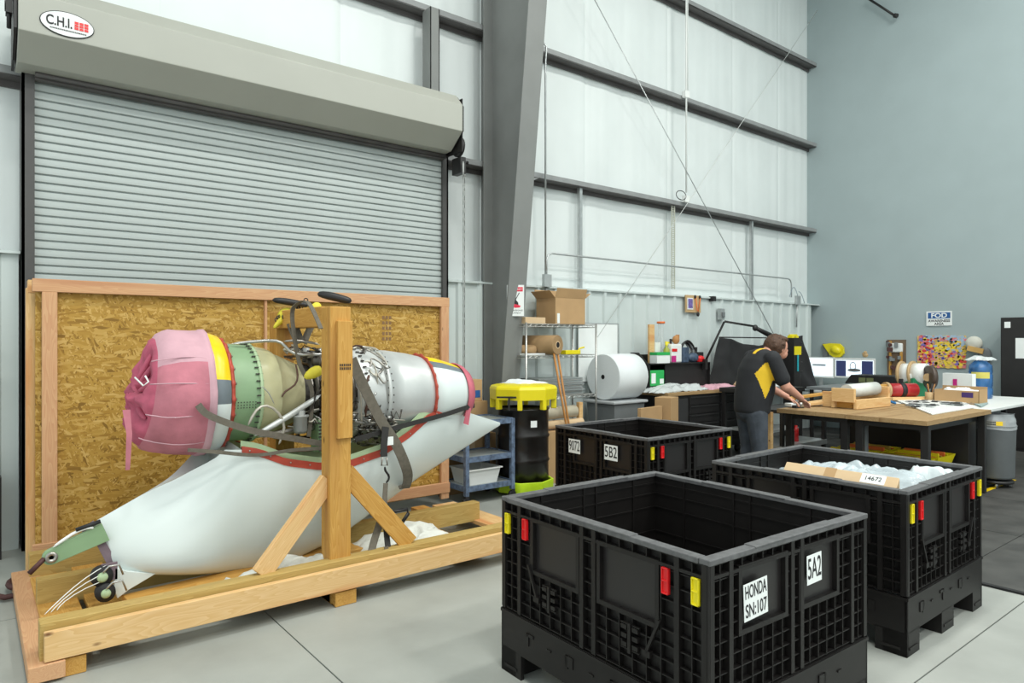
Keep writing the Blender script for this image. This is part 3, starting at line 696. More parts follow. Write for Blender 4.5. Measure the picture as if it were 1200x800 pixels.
for i in range(NST+1):
    u = i/NST; x = x0_ + (x1_-x0_)*u
    zt = interp(tp, x, 2); yt = interp(tp, x, 1)
    sk = max(0, 1-u*3.2)   # the left end slants: the bottom lies further right than the top
    xb = x + lean*sk
    zb = interp(bt, xb, 2)
    if zb > zt-.01: zb = zt-.01
    fB = min(1, max(0, (1.36-x)/.62)); fB = fB*fB*(3-2*fB) if fB < 1 else 1
    if x < 1.32: yt = 4.60 - .24*min(1, max(0, (x-x0_)/(1.28-x0_)))**.8
    yn = yt; yfar = 2*YC - .06 - yt + (.0 if x > 1.1 else -.12*(1-(x-x0_)/(1.1-x0_)))
    yb = 4.58 + .1*u
    row = []
    for k in range(NC+1):
        a = PI*k/NC; cy = (yn+yfar)/2 + (yb-(yn+yfar)/2)*math.sin(a)*.8
        hw = (yfar-yn)/2
        yv = cy - hw*(1 if a <= PI/2 else 1-.85*fB)*((1-fB)*math.copysign(abs(math.cos(a))**.85, math.cos(a)) * (1-.55*math.sin(a)**2) + fB*math.copysign(abs(math.sin(2*a))**.72, math.cos(a))); s_ = math.sin(a)**.95
        row.append(V(x + lean*sk*s_, yv, zt + (zb-zt)*s_))
    secs.append(row); top_edge.append(row[0]); top_far.append(row[-1])
mb = MB(); m_ = NC+1
mb.add([p for r in secs for p in r], [(i*m_+k, (i+1)*m_+k, (i+1)*m_+k+1, i*m_+k+1) for i in range(NST) for k in range(NC)], 0, True)
mb.add(secs[0], [tuple(range(m_))], 1); mb.add(secs[-1], [tuple(range(m_))], 0)
# top decks outside the trough
iT0 = min(range(NST+1), key=lambda i: abs(secs[i][0].x-1.30)); iT1 = min(range(NST+1), key=lambda i: abs(secs[i][0].x-2.93))
def deck(i, v):
    a, b = secs[i][0], secs[i][-1]; p = a.lerp(b, v)
    crown = .035*min(1, abs(b.y-a.y)/.6) if i < iT0 else .02
    dip = 0
    if i < iT0:  # blends down under the round nacelle
        f = (i/iT0)**2*min(1, abs(b.y-a.y)/.5); dip = f*.30*math.sin(PI*v)*.8
    if i > iT1: f = 1-(i-iT1)/(NST-iT1); dip = f**.7*.2*math.sin(PI*v); crown = .02*f
    return V(p.x, p.y, p.z + crown*math.sin(PI*v)*(1-min(1, dip*6)) - dip)
for a, b in ((0, iT0), (iT1, NST)):
    mb.add([deck(i, k/12) for i in range(a, b+1) for k in range(13)], [(j*13+k, (j+1)*13+k, (j+1)*13+k+1, j*13+k+1) for j in range(b-a) for k in range(12)], 0, True)
mb.build('pylon_fairing', [whitep, mauve], en)
# green trough lining
mb = MB(); n_ = 16
vs = []
for i in range(iT0, iT1+1):
    a, b = secs[i][0], secs[i][-1]
    for k in range(n_+1):
        v_ = k/n_; p = a.lerp(b, v_); vs.append(V(p.x, p.y + (.012 if k == 0 else 0), p.z + .018 - (.11+.0*i)*math.sin(PI*v_)**.6 * min(1, (i-iT0+1)/3, (iT1-i+1)/3)))
mb.add(vs, [(j*(n_+1)+k, (j+1)*(n_+1)+k, (j+1)*(n_+1)+k+1, j*(n_+1)+k+1) for j in range(iT1-iT0) for k in range(n_)], 0, True)
mb.build('trough_lining', greenl, en)
# red edge strips (near and far)
for side in (0, -1):
    mb = MB(); pts = [secs[i][side] for i in range(iT0, iT1+1)]; vs = []
    o_ = -.006 if side == 0 else .006
    for p in pts: vs += [p+V(0, o_, -.026), p+V(0, o_, .022), p+V(0, o_*-1.5, .022), p+V(0, -o_*1.5, -.026)]
    mb.add(vs, [(4*j+a, 4*j+(a+1) % 4, 4*(j+1)+(a+1) % 4, 4*(j+1)+a) for j in range(len(pts)-1) for a in range(4)] + [(0,1,2,3), tuple(len(vs)-4+q for q in (3,2,1,0))], 0, False)
    for j in range(1, len(pts)-1, 3): mb.ell(pts[j]+V(0, o_*1.6, .0), (.006, .003, .006), 8, 1)
    mb.build('red_edge_strip', [redf, steel], en)
# green inner wall standing behind the near strip
mb = MB(); vs = []
for i in range(iT0, iT1+1):
    p = secs[i][0]; hgt = .035+ (.05*max(0, (i-iT1+12)/12))
    vs += [p+V(0, .02, .015), p+V(0, .02, .02+hgt), p+V(0, .026, .02+hgt), p+V(0, .026, .015)]
nn = iT1-iT0+1
mb.add(vs, [(4*j+a, 4*j+(a+1) % 4, 4*(j+1)+(a+1) % 4, 4*(j+1)+a) for j in range(nn-1) for a in range(4)], 0)
mb.build('inner_rib', greenl, en)
# lower triangular tab of the pylon end
P3 = [Q(134, 664, 4.52), Q(148, 668, 4.52), Q(182, 671, 4.52), Q(150, 690, 4.52), Q(137, 700, 4.52), Q(133, 688, 4.52)]
MB().prism([(p.x, p.z) for p in P3], lambda a, b, t: V(a, t, b), 4.50, 4.56).build('fairing_tab', whitep, en, .003)
# left end: mauve plates, green arm, rollers
mb = MB(); e0, e1 = secs[0][0], secs[0][NC//2]
mb.prism([(e0.x-.045, e0.z-.01), (e0.x+.02, e0.z+.03), (e1.x+.03, e1.z), (e1.x-.02, e1.z-.01), (e0.x+.03, e0.z-.10)], lambda a, b, t: V(a, t, b), 4.56, 4.60); mb.build('end_plate', mauve, en)
A0 = Q(60, 652, 4.55); A1 = Q(110, 628, 4.55)
dz = (A1-A0).normalized(); nrm = V(-dz.z, 0, dz.x)
arm = MB(); poly = []
for t in range(9):
    a = PI/2+PI*t/8; poly.append(A0 + dz*math.cos(a)*.043 + nrm*math.sin(a)*.043)
poly += [A1-nrm*.06+dz*.06, A1+nrm*.05+dz*.06]
arm.prism([(p.x, p.z) for p in poly], lambda a, b, t: V(a, t, b), 4.535, 4.57); arm.build('green_bracket_arm', greenp, en, .003)
MB().lathe([(0, 0), (0, .012), (-.012, .012), (-.012, .03), (.01, .03)], (A0.x, 4.535, A0.z), 'y', 20).build('bracket_bush', steel, en)
MB().tube([A0+V(-.10, -.01, -.07), A0+V(-.03, -.01, .0)], .014, 8).build('bracket_pin', rust, en)
MB().tube([A0+V(.0, -.02, .05), A0+V(.1, -.02, .12), A0+V(.17, -.02, .14), A1+V(.0, -.02, .05)], .010, 8).build('hose', white_pl, en, sub=1)
MB().tube([A1+V(-.09, -.022, .055), A1+V(.03, -.022, .085)], .012, 8).build('hose_sleeve', ink, en)
for px, py, r, yy in ((120, 676, .055, 4.47), (124, 695, .05, 4.45)):
    c = Q(px, py, yy)
    MB().lathe([(0, 0), (0, r), (.03, r*1.05), (.06, r), (.06, 0)], c, 'y', 24).build('roller', rubber, en)
    MB().lathe([(-.02, 0), (-.02, r*.3), (-.012, r*.5), (0, r*.5)], c, 'y', 16).build('roller_hub', greenl, en)
    MB().tube([c+V(.0, -.02, .03), c+V(.03, -.02, .06), c+V(.08, -.02, .06), c+V(.10, -.02, .0)], .006, 6).build('roller_clip', chrome, en)
c = Q(126, 660, 4.5)
MB().bb(c+V(-.03, 0, -.1), c+V(.05, .01, .0)).build('roller_bracket', mauve, en)
for k in range(3):
    MB().tube([Q(128, 660+9*k, 4.5), Q(100, 676+6*k, 4.42), Q(72, 700+3*k, 4.3), Q(50+8*k, 722-3*k, 4.2)], .0035, 5).build('safety_wire', white_pl, en, sub=1)

# covers
ic = thing('inlet_cover', 'dusty pink padded cloth cover over the engine inlet', 'engine cover', (.95, YC, 1.0))
def cj(p, h, th, r):
    z = zc(p.x)
    sag = .02*noise.noise(V(p.x*6, math.cos(th)*2.5, math.sin(th)*2.5)) + .006*noise.noise(V(p.x*20, math.cos(th)*9, math.sin(th)*9))
    k = 1 + sag/max(r, .05) if r > .1 else 1
    dx = 0
    if r < .33: dx = (.06*noise.noise(V(math.cos(th)*2.5, math.sin(th)*2.5, r*7)) + .014*math.sin(th*11+3*math.sin(r*20))) * min(1, (.33-r)/.08) * min(1, r/.06)
    return V(p.x+dx + (.045*math.sin(th)*min(1, max(0, (.98-h)/.1)) if h < .98 else 0), p.y*k, z + p.z*k)
mb = MB()
mb.lathe([(1.165, .394), (1.16, .412), (1.13, .412), (1.12, .404), (1.06, .404), (.97, .396), (.90, .372), (.86, .352), (.84, .325)], (0, YC, 0), 'x', 72, jit=cj, mf=lambda i, th: 1 if (i < 3 or (math.degrees(th) % 360 < 150 and math.degrees(th) % 360 > 30)) else 0)  # paler cloth colour over the top and at the rim
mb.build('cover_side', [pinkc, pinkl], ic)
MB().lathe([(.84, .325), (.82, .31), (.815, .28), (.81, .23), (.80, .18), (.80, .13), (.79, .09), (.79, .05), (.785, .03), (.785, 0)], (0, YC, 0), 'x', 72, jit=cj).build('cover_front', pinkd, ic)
# gathered front lobes
for k in range(5):
    th = PI*.62 + k*PI*.14; r0 = .22
    pts = [V(.83+.04*math.sin(th), YC+.27*math.cos(th), zc(.8)+.27*math.sin(th)), V(.81+.03*math.sin(th), YC+.19*math.cos(th+.1), zc(.8)+.19*math.sin(th+.1)), V(.79, YC+.08*math.cos(th+.2), zc(.8)+.08*math.sin(th+.2))]
    MB().tube(pts, [.012, .022, .012], 10).build('cover_fold', pinkd, ic, sub=1)
for a in (2.55, 2.95, 3.45, 3.95):
    pts = []
    for t in range(14):
        x = .80+.33*t/13; r = .35+(.397-.35)*min(1, (x-.8)/.15)**.6+.004
        pts.append(cj(V(x, r*math.cos(a), r*math.sin(a)), x, a, r)+V(0, YC, 0))
    MB().tube(pts, .0035, 5).build('cover_seam', pinkl, ic)
p = Q(148, 484, 4.5)
MB().add([p+V(-.02, -.003, .02), p+V(.02, -.003, .02), p+V(.03, -.003, -.12), p+V(.018, -.003, -.33), p+V(-.005, -.003, -.33), p+V(-.0, -.003, -.12)], [(0, 1, 2, 5), (5, 2, 3, 4)]).build('cover_ribbon', pinkc, ic, solid=.003)
MB().tube([Q(158, 442, 4.42), Q(168, 452, 4.36), Q(174, 447, 4.36), Q(170, 440, 4.36)], .005, 6).build('cover_cord', white_pl, ic)
ec = thing('exhaust_cover', 'small red-pink cloth cap over the exhaust end of the engine', 'engine cover', (3.28, YC, 1.0))
mb = MB(); mb.lathe([(3.115, .236), (3.12, .244), (3.16, .232), (3.20, .205), (3.215, .15), (3.22, 0)], (0, YC, 0), 'x', 48, jit=lambda p, h, th, r: V(p.x, p.y, p.z+zc(p.x)))
mb.build('cap_cloth', mat('rose_cap_cloth', (.50, .12, .16), .7, 0, .15, 8), ec)
MB().add([Q(547, 478, 4.5), Q(552, 478, 4.5), Q(549, 498, 4.5), Q(543, 496, 4.5)], [(0,1,2,3)]).build('cap_flag', mat('rose_cap_cloth', (0,0,0)), ec, solid=.003)

# ============================================================ STRAPS
def strap(name, pts, w, m, label, wd=(1, 0, 0), parent=None, t=.003):
    """flat webbing through pts; wd = direction of its width"""
    mb = MB(); pts = [Vector(p) for p in pts]
    # smooth by catmull
    sm_ = []
    for i in range(len(pts)-1):
        p0 = pts[max(i-1, 0)]; p1 = pts[i]; p2 = pts[i+1]; p3 = pts[min(i+2, len(pts)-1)]
        for k in range(6):
            t_ = k/6; sm_.append(.5*((2*p1)+(p2-p0)*t_+(2*p0-5*p1+4*p2-p3)*t_**2+(3*p1-p0-3*p2+p3)*t_**3))
    sm_.append(pts[-1]); vs = []
    for i, p in enumerate(sm_):
        d = (sm_[min(i+1, len(sm_)-1)]-sm_[max(i-1, 0)]).normalized(); wv = Vector(wd); wv = (wv - d*wv.dot(d)).normalized(); n = d.cross(wv)*t
        vs += [p-wv*w/2-n, p+wv*w/2-n, p+wv*w/2+n, p-wv*w/2+n]
    mb.add(vs, [(4*j+a, 4*j+(a+1) % 4, 4*(j+1)+(a+1) % 4, 4*(j+1)+a) for j in range(len(sm_)-1) for a in range(4)] + [(0,1,2,3), tuple(len(vs)-4+q for q in (3,2,1,0))], 0, False)
    if parent: return mb.build(name, m, parent)
    return solo(mb, name, m, label, 'strap')
strap('lifting_strap', [V(2.02, 4.30, 1.52), Q(424, 448, 4.31), Q(445, 490, 4.31), Q(464, 520, 4.31), Q(475, 545, 4.33), Q(478, 560, 4.38), Q(474, 572, 4.46), V(2.62, 4.7, .60)], .075, strapm, 'wide olive strap slanting down from the post over the exhaust case')
strap('lifting_strap', [V(1.70, 4.05, 1.72), V(1.68, 4.2, 1.885), V(1.68, 4.4, 1.885), V(1.68, 4.48, 1.80), V(1.72, 4.46, 1.5), V(1.80, 4.44, 1.3), V(1.78, 4.45, 1.0)], .028, strapm, 'olive sling looped over the cradle beam beside the post')
strap('black_strap', [Q(232, 474, 4.30), Q(246, 487, 4.29), Q(290, 503, 4.31), Q(335, 512, 4.33), Q(384, 521, 4.36)], .04, strapm, 'grey strap across the open engine from the pink cover', wd=(0, 0, 1))
strap('black_strap', [Q(220, 527, 4.31), Q(250, 529, 4.31), Q(300, 533, 4.33), Q(345, 527, 4.33), Q(384, 525, 4.33)], .022, strapm, 'thin dark strap lying along the red edge below the grey strap', wd=(0, 0, 1))
strap('black_strap', [Q(416, 515, 4.33), Q(450, 505, 4.33), Q(490, 494, 4.38), Q(520, 486, 4.45), Q(545, 478, 4.47), Q(556, 475, 4.6)], .035, blackw, 'black strap around the nacelle tail above the fairing', wd=(0, 0, 1))
tdn = thing('ratchet_tie_down', 'dark ratchet tie-down with hook hanging from engine to cradle rail', 'tie-down', (2.3, 4.2, .2))
strap('webbing', [Q(452, 500, 4.30), Q(450, 520, 4.28), Q(450, 535, 4.27)], .05, blackw, '', parent=tdn)
strap('webbing', [Q(452, 566, 4.25), Q(451, 590, 4.22), Q(453, 606, 4.18)], .035, strapm, '', parent=tdn)
strap('webbing', [Q(446, 610, 4.14), Q(438, 635, 4.10), Q(434, 652, 4.06)], .05, strapm, '', parent=tdn)
strap('webbing', [Q(452, 612, 4.14), Q(454, 635, 4.08), Q(457, 654, 4.03)], .04, blackw, '', parent=tdn)
MB().bb(Q(453, 512, 4.29)+V(0, 0, 0), Q(461, 506, 4.29)+V(0, .004, -.09)).build('webbing_tag', paper, tdn)
hk = [Q(451, 546, 4.26), Q(451, 552, 4.26), Q(456, 556, 4.26), Q(456, 562, 4.26), Q(452, 566, 4.26)]
MB().tube([Q(448, 536, 4.26), Q(447, 545, 4.26), Q(454, 545, 4.26), Q(453, 536, 4.26)], .006, 7).build('hook_ring', steel, tdn)
MB().tube(hk, .009, 8).build('hook', black_m, tdn, sub=1)
c = Q(456, 600, 4.17)
MB().tube([c, c+V(.14, -.0, .0), c+V(.15, -.0, -.03), c+V(.09, 0, -.10)], .013, 8).build('ratchet_handle', black_m, tdn)
MB().bb(Q(449, 640, 4.05)+V(0, -.02, 0), Q(458, 655, 4.0)+V(0, .04, 0)).tube([Q(446, 648, 4.04), Q(462, 650, 4.04)], .016, 10).build('ratchet_body', steel, tdn)
# yellow corner shackles / cloth on beam, dark hoist hooks lying on top
def blob(pts, name, m, label, cat, r):
    solo(MB().tube(pts, r, 10), name, m, label, cat, sub=1)
yl = mat('yellow_sling_cloth', (.72, .62, .05), .7, 0, .15, 12)
blob([Q(326, 373, 4.93), Q(333, 368, 4.92), Q(343, 364, 4.9)], 'yellow_sling', yl, 'yellow sling sleeve wrapped on the far end of the beam', 'sling', [.03, .05, .04])
blob([Q(320, 385, 4.9), Q(327, 378, 4.9), Q(332, 372, 4.9)], 'sling_tail', yl, 'loose yellow sling tail hanging off the far beam end', 'sling', [.012, .022, .025])
blob([Q(366, 368, 4.38), Q(370, 360, 4.38), Q(374, 356, 4.4)], 'corner_sleeve', yl, 'yellow sleeve on the beam beside the post top', 'sling', [.035, .04, .025])
blob([Q(356, 443, 4.34), Q(366, 437, 4.34), Q(378, 432, 4.34)], 'padded_sleeve', yl, 'yellow padded sleeve beside the core of the engine', 'sling', [.016, .045, .04])
blob([Q(318, 351, 4.9), Q(335, 353, 4.88), Q(352, 356, 4.85), Q(362, 358, 4.82)], 'sling_hook', black_m, 'black strap ratchet lying on the far end of the beam', 'ratchet', [.02, .028, .024, .018])
blob([Q(371, 344, 4.25), Q(385, 346, 4.2), Q(400, 350, 4.15), Q(413, 353, 4.1)], 'sling_ratchet', black_m, 'black strap ratchet lying on top of the post', 'ratchet', [.02, .03, .028, .022])
rg2 = random.Random(5); cm = MB()
for (a, b, n_) in ((Q(325, 376, 4.9), Q(362, 352, 4.85), 16), (Q(383, 368, 4.2), Q(386, 396, 4.2), 14)):
    for k in range(n_):
        c = a.lerp(b, k/n_)+V(0, rg2.uniform(-.02, .02), rg2.uniform(-.015, .015)); cm.tube([c+V(.016*math.cos(t*PI/4), .004*math.sin(t), .016*math.sin(t*PI/4)) for t in range(9)], .004, 5)
solo(cm, 'chain', black_m, 'dark chain links draped over the cradle beam', 'chain')
for k, (a, b, r_) in enumerate(((Q(342, 378, 4.75), Q(352, 402, 4.70), .05), (Q(366, 380, 4.75), Q(356, 402, 4.72), .03))):
    strap('hanging_sling', [a, (a+b)/2+V(0, .01, 0), b], r_*1.6, strapm, ('broad' if k == 0 else 'narrow')+' dark sling leg dropping from the beam to the engine top')
# ============================================================ BLACK BULK CONTAINERS
def crate(label, loc, rz, LX, LYs, clip_side, opts):
    """clip_side: 'x' drop doors with coloured latches on the -x face, 'y' on the -y face. origin: near corner base"""
    t = thing('bulk_container', label, 'container', loc, rz, 'black collapsible bulk containers')
    HT, BZ = .864, .315
    # base: three runners, solid band
    mb = MB(); mb.bb((.01, .01, .13), (LX-.01, LYs-.01, .17))
    mb.build('deck', blackp, t, world=False)
    for side in range(4):
        L = LX if side in (0, 2) else LYs
        def tr(u, v, z, side=side):
            return {0: V(u, v, z), 2: V(u, LYs-v, z), 1: V(v, u, z), 3: V(LX-v, u, z)}[side]
        def pb(mb, u0, v0, z0, u1, v1, z1):
            a, b = tr(u0, v0, z0), tr(u1, v1, z1); mb.bb([min(a[i], b[i]) for i in range(3)], [max(a[i], b[i]) for i in range(3)])
        # base skirt: outer band, slots, feet
        mb = MB(); pb(mb, 0, 0, .12, L, .012, BZ-.005)
        pb(mb, 0, -.006, BZ-.022, L, .03, BZ-.008)
        for u0, u1 in ((0, .16), (L/2-.09, L/2+.09), (L-.16, L)):
            pb(mb, u0, 0, 0, u1, .12 if side in (0, 2) else .02, .125)
            pb(mb, u0+.03, -.004, .03, u1-.03, .01, .045)
        k = 0; u = .16
        while u < L-.14:
            if k % 2 == 0: pb(mb, u, -.005, .235 if k % 4 else .20, u+.05, .004, .25); pb(mb, u+.035, -.005, .19, u+.05, .004, .25)
            else: pb(mb, u+.01, -.005, .22, u+.04, .004, .228)
            u += .14; k += 1
        mb.build('base_skirt', blackp, t, world=False)
        # wall panel
        mb = MB(); pb(mb, .008, .028, BZ, L-.008, .036, HT-.01)       # backing
        wins = [(L*.175, L*.425, .57, .79), (L*.53, L*.77, .57, .79)] if side in ((0, 2) if clip_side == 'x' else (1, 3)) else [(L*.20, L*.44, .56, .785), (L*.56, L*.80, .56, .785)]
        def segs(u0, u1, z0, z1, vert):
            out = [(u0, u1, z0, z1)]
            for (a, b, c, d) in wins:
                nx_ = []
                for (p, q, r, s) in out:
                    if vert and p > a-.002 and q < b+.002 and s > c and r < d:
                        if r < c: nx_.append((p, q, r, c))
                        if s > d: nx_.append((p, q, d, s))
                    elif (not vert) and r > c-.002 and s < d+.002 and q > a and p < b:
                        if p < a: nx_.append((p, a, r, s))
                        if q > b: nx_.append((b, q, r, s))
                    else: nx_.append((p, q, r, s))
                out = nx_
            return out
        nv = 17
        for k in range(nv+1):
            u = .004+(L-.012)*k/nv
            for s in segs(u-.002, u+.0025, BZ, HT-.02, True): pb(mb, s[0], .004, s[2], s[1], .028, s[3])
        for k in range(10):
            z = BZ+.004+(HT-BZ-.03)*k/9
            for s in segs(.0, L, z-.002, z+.0025, False): pb(mb, s[0], .006, s[2], s[1], .028, s[3])
        for a, b, c, d in wins:   # smooth recessed window frames
            for (p, q, r, s) in ((a-.02, a, c-.02, d+.02), (b, b+.02, c-.02, d+.02), (a, b, c-.02, c), (a, b, d, d+.02)): pb(mb, p, .001, r, q, .028, s)
        for u in (L*.47, L*.53, .02, L-.02, L*.115, L*.885): pb(mb, u-.012, -.001, BZ, u+.012, .03, HT-.02)
        pb(mb, .02, .0, .79, L-.02, .028, .803)
        mb.build('wall_panel', blackp, t, world=False)
        for a, b, c, d in wins:
            mb = MB(); pb(mb, a, .022, c, b, .028, d); mb.build('window_panel', smoothp, t, world=False)
        # inner ribs
        mb = MB()
        for z in (.4, .52, .66, .74, .80): pb(mb, .04, .036, z, L-.04, .041, z+.008)
        for u in (L*.2, L*.46, L*.54, L*.8): pb(mb, u-.006, .036, .18, u+.006, .043, HT-.02)
        mb.build('inner_ribs', blackp, t, world=False)
        mb = MB(); e_ = 0 if side in (0, 2) else .046; pb(mb, e_, -.004, HT-.022, L-e_, .045, HT)
        if side in (0, 2): pb(mb, L*.24, -.007, HT-.004, L*.76, .047, HT+.004)
        else: pb(mb, L*.3, -.007, HT-.004, L*.7, .047, HT+.004)
        mb.build('top_rim', rimp, t, bevel=.004, world=False)
        # latches
        ls = {'x': (1,), 'y': (0,)}[clip_side]
        if side in ls:
            for u, m_, nm in ((.055, yelp, 'yellow_latch'), (L*.155, redp, 'red_latch'), (L*.845+.0, redp, 'red_latch'), (L-.055-.0, yelp, 'yellow_latch')):
                z_ = .74
                mb = MB()
                for a, b, c, d, v in ((-.017, .017, -.05, .05, -.004), (-.017, -.012, -.05, .05, -.010), (.012, .017, -.05, .05, -.010), (-.017, .017, .044, .05, -.010), (-.017, .017, -.05, -.044, -.010), (-.017, .017, -.003, .003, -.010)):
                    pb(mb, u+a, v, z_+c, u+b, .006, z_+d)
                mb.build('latch_plate', m_, t, bevel=.0015, world=False)['label'] = nm.replace('_', ' ')
            # hinge catches and door arms
            for u, d_ in ((L*.30, -1), (L*.70, 1)):
                mb = MB(); 
                for a in (-.045, .015):
                    for c in (.42, .455, .49): pb(mb, u+a, -.008, c, u+a+.03, .01, c+.018)
                pb(mb, u-.05, -.004, .41, u+.05, .006, .415); pb(mb, u-.05, -.004, .51, u+.05, .006, .515); pb(mb, u-.008, -.01, .40, u+.008, .004, .52)
                mb.build('hinge_catch', blackp, t, world=False)
                mb = MB(); pb(mb, u+d_*.09-.02, -.01, .42, u+d_*.09+.02, .01, .445)
                a, b = tr(u+d_*.09, -.004, .44), tr(u+d_*.155, -.004, .58); mb.bar(a, b, .012, .012); mb.build('door_arm', blackp, t, world=False)
    for (lx, ly) in ((0, 0), (LX, 0), (0, LYs), (LX, LYs)):
        mb = MB(); a = .022; mb.bb((lx-(a if lx else -0), ly-(a if ly else 0), BZ), (lx+(0 if lx else a), ly+(0 if ly else a), HT-.015)); mb.build('corner_post', blackp, t, bevel=.004, world=False)
    for (side, uc, zc_, w, h, rot, lines, tl) in opts:
        L = LX if side == 'y' else LYs
        # paper card taped in the window
        R = Matrix.Rotation(rz, 3, 'Z')
        if side == 'y': xd = V(1, 0, 0); n = V(0, -1, 0); c = V(uc*LX, -.0, zc_)
        else: xd = V(0, -1, 0); n = V(-1, 0, 0); c = V(-.0, uc*LYs, zc_)
        xr = (xd*math.cos(rot)+V(0,0,1)*math.sin(rot)); yr = (V(0,0,1)*math.cos(rot)-xd*math.sin(rot))
        mb = MB(); vs = [c+xr*a*w/2+yr*b*h/2+n*k for k in (.002, .0035) for a, b in ((-1,-1), (1,-1), (1,1), (-1,1))]
        mb.add(vs, [(0,1,2,3), (4,7,6,5), (0,4,5,1), (1,5,6,2), (2,6,7,3), (3,7,4,0)]); po = mb.build('paper_label', paper, t, world=False); po['label'] = tl
        for i, ln in enumerate(lines):
            hh = h/len(lines); cc = c + yr*(h/2-hh*(i+.5)) + n*.0045
            cu = bpy.data.curves.new('hand_lettering', 'FONT'); cu.body = ln; cu.size = hh*1.0; cu.align_x = 'CENTER'; cu.align_y = 'CENTER'; cu.extrude = .0003; cu.offset = .0006
            to = bpy.data.objects.new('hand_lettering', cu); COL.objects.link(to); bpy.context.view_layer.update()
            me = bpy.data.meshes.new_from_object(to.evaluated_get(bpy.context.evaluated_depsgraph_get())); bpy.data.objects.remove(to)
            me.materials.clear(); me.materials.append(ink); wd = max(v.co.x for v in me.vertices)-min(v.co.x for v in me.vertices)
            me.transform(Matrix.Diagonal((min(1, w*.9/wd), 1, 1, 1)) ); me.transform(frame4(cc, xr, yr))
            o = bpy.data.objects.new('hand_lettering', me); COL.objects.link(o); o.parent = po
    return t
crate('empty black container nearest the camera, cards HONDA SN:107 and 5A2', (2.045, 1.46, 0), math.radians(-2), 1.13, 1.26, 'x',
      [('y', .245, .67, .15, .14, .05, ['HONDA', 'SN:107'], 'handwritten white card'), ('y', .605, .705, .11, .12, .03, ['5A2'], 'handwritten white card')])
crate('black container at right holding a cardboard carton and clear film', (3.80, 1.50, 0), math.radians(.5), 1.12, 1.18, 'y', [])
crate('empty black container behind the nearest one, cards 9072 and 502', (4.235, 3.60, 0), math.radians(-1), 1.13, 1.12, 'y',
      [('x', .765, .70, .15, .125, 0, ['9072'], 'handwritten white card'), ('x', .36, .70, .155, .13, 0, ['5B2'], 'handwritten white card')])
# contents of the right crate
def on(px, py, z): return atZ(px, py, z)
cb = thing('cardboard_carton', 'long flat cardboard carton lying in the right-hand black container', 'carton', (4.0, 2.2, .7))
a = on(1050, 573, .842); b = on(917, 552, .842)
b2 = on(1060, 560.5, .897)
dv = (b-a); nrm = (b2-a); nrm.z = 0; nrm = nrm - dv*(nrm.dot(dv)/dv.dot(dv))
MB().prism([(0, 0), (1, 0), (1, 1), (0, 1)], lambda u, v, t: a+dv*u+nrm*v+V(0, 0, -.06+.055*v)+V(0,0,t), 0, .06).build('carton_body', cardl, cb, .004)
lb = a+dv*.14
MB().prism([(.10, .12), (.30, .12), (.30, .9), (.10, .9)], lambda u, v, t: a+dv*u+nrm*v+V(0, 0, .001+.055*v)+V(0,0,t), 0, .002).build('paper_label', paper, cb)
text('hand_lettering', '14672', .038, frame4(a+dv*.2+nrm*.5+V(0, 0, .0275+.005), -dv, (-dv).cross(nrm+V(0,0,.055)).cross(-dv)), ink, cb)
MB().prism([(.52, 0), (.62, 0), (.62, 1), (.52, 1)], lambda u, v, t: a+dv*u+nrm*v+V(0, 0, .0+.055*v)+V(0,0,t), 0, .0015).build('packing_tape', cardb, cb)
solo(crumple((4.48, 2.08, .66), .72, .98, .21, 12, 60, 60), 'plastic_film', film, 'crumpled clear plastic film filling the right-hand black container', 'film', solid=.002)
solo(crumple((4.70, 1.72, .72), .30, .30, .15, 31, 30, 30), 'plastic_bag', mat('bag_film', (.75, .82, .84), .12, 0, .05, 9, .3, 20, .6, 0, .8), 'clear bag poking up over the right rim of that container', 'bag', solid=.002)
solo(crumple((4.45, 2.35, .56), .85, .95, .15, 22, 40, 40), 'foam_wrap', mat('foam_wrap_white', (.60, .65, .68), .7, 0, .08, 6), 'white foam wrap lying beneath the clear plastic film', 'foam', solid=.003)

# ============================================================ CART, DRUM, SHELF AREA
tc = thing('utility_cart', 'worn blue-grey metal utility cart beside the crate wall', 'cart', (4.15, 5.8, 0))
x0, x1, y0, y1 = 3.86, 4.44, 5.60, 6.04
for (x, y) in ((x0, y0), (x1, y0), (x0, y1), (x1, y1)):
    MB().bb((x-.022, y-.022, .10), (x+.022, y+.022, .84)).build('leg', cartm, tc, .003)
    MB().lathe([(-.015, 0), (-.015, .042), (.015, .042), (.015, 0)], (x, y, .044), 'y', 16).bb((x-.02, y-.025, .05), (x+.02, y-.018, .1)).build('caster', rubber, tc)
for z in (.17, .46, .82):
    MB().bb((x0, y0, z), (x1, y1, z+.012)).build('shelf', carttop, tc)
    MB().bb((x0, y0-.012, z-.03), (x1, y0, z+.025)).bb((x0-.012, y0, z-.03), (x0, y1, z+.025)).bb((x1, y0, z-.03), (x1+.012, y1, z+.025)).bb((x0, y1, z-.03), (x1, y1+.012, z+.025)).build('shelf_lip', cartm, tc)
mb = MB()
bx0, bx1, by0, by1 = 3.92, 4.32, 5.64, 5.98
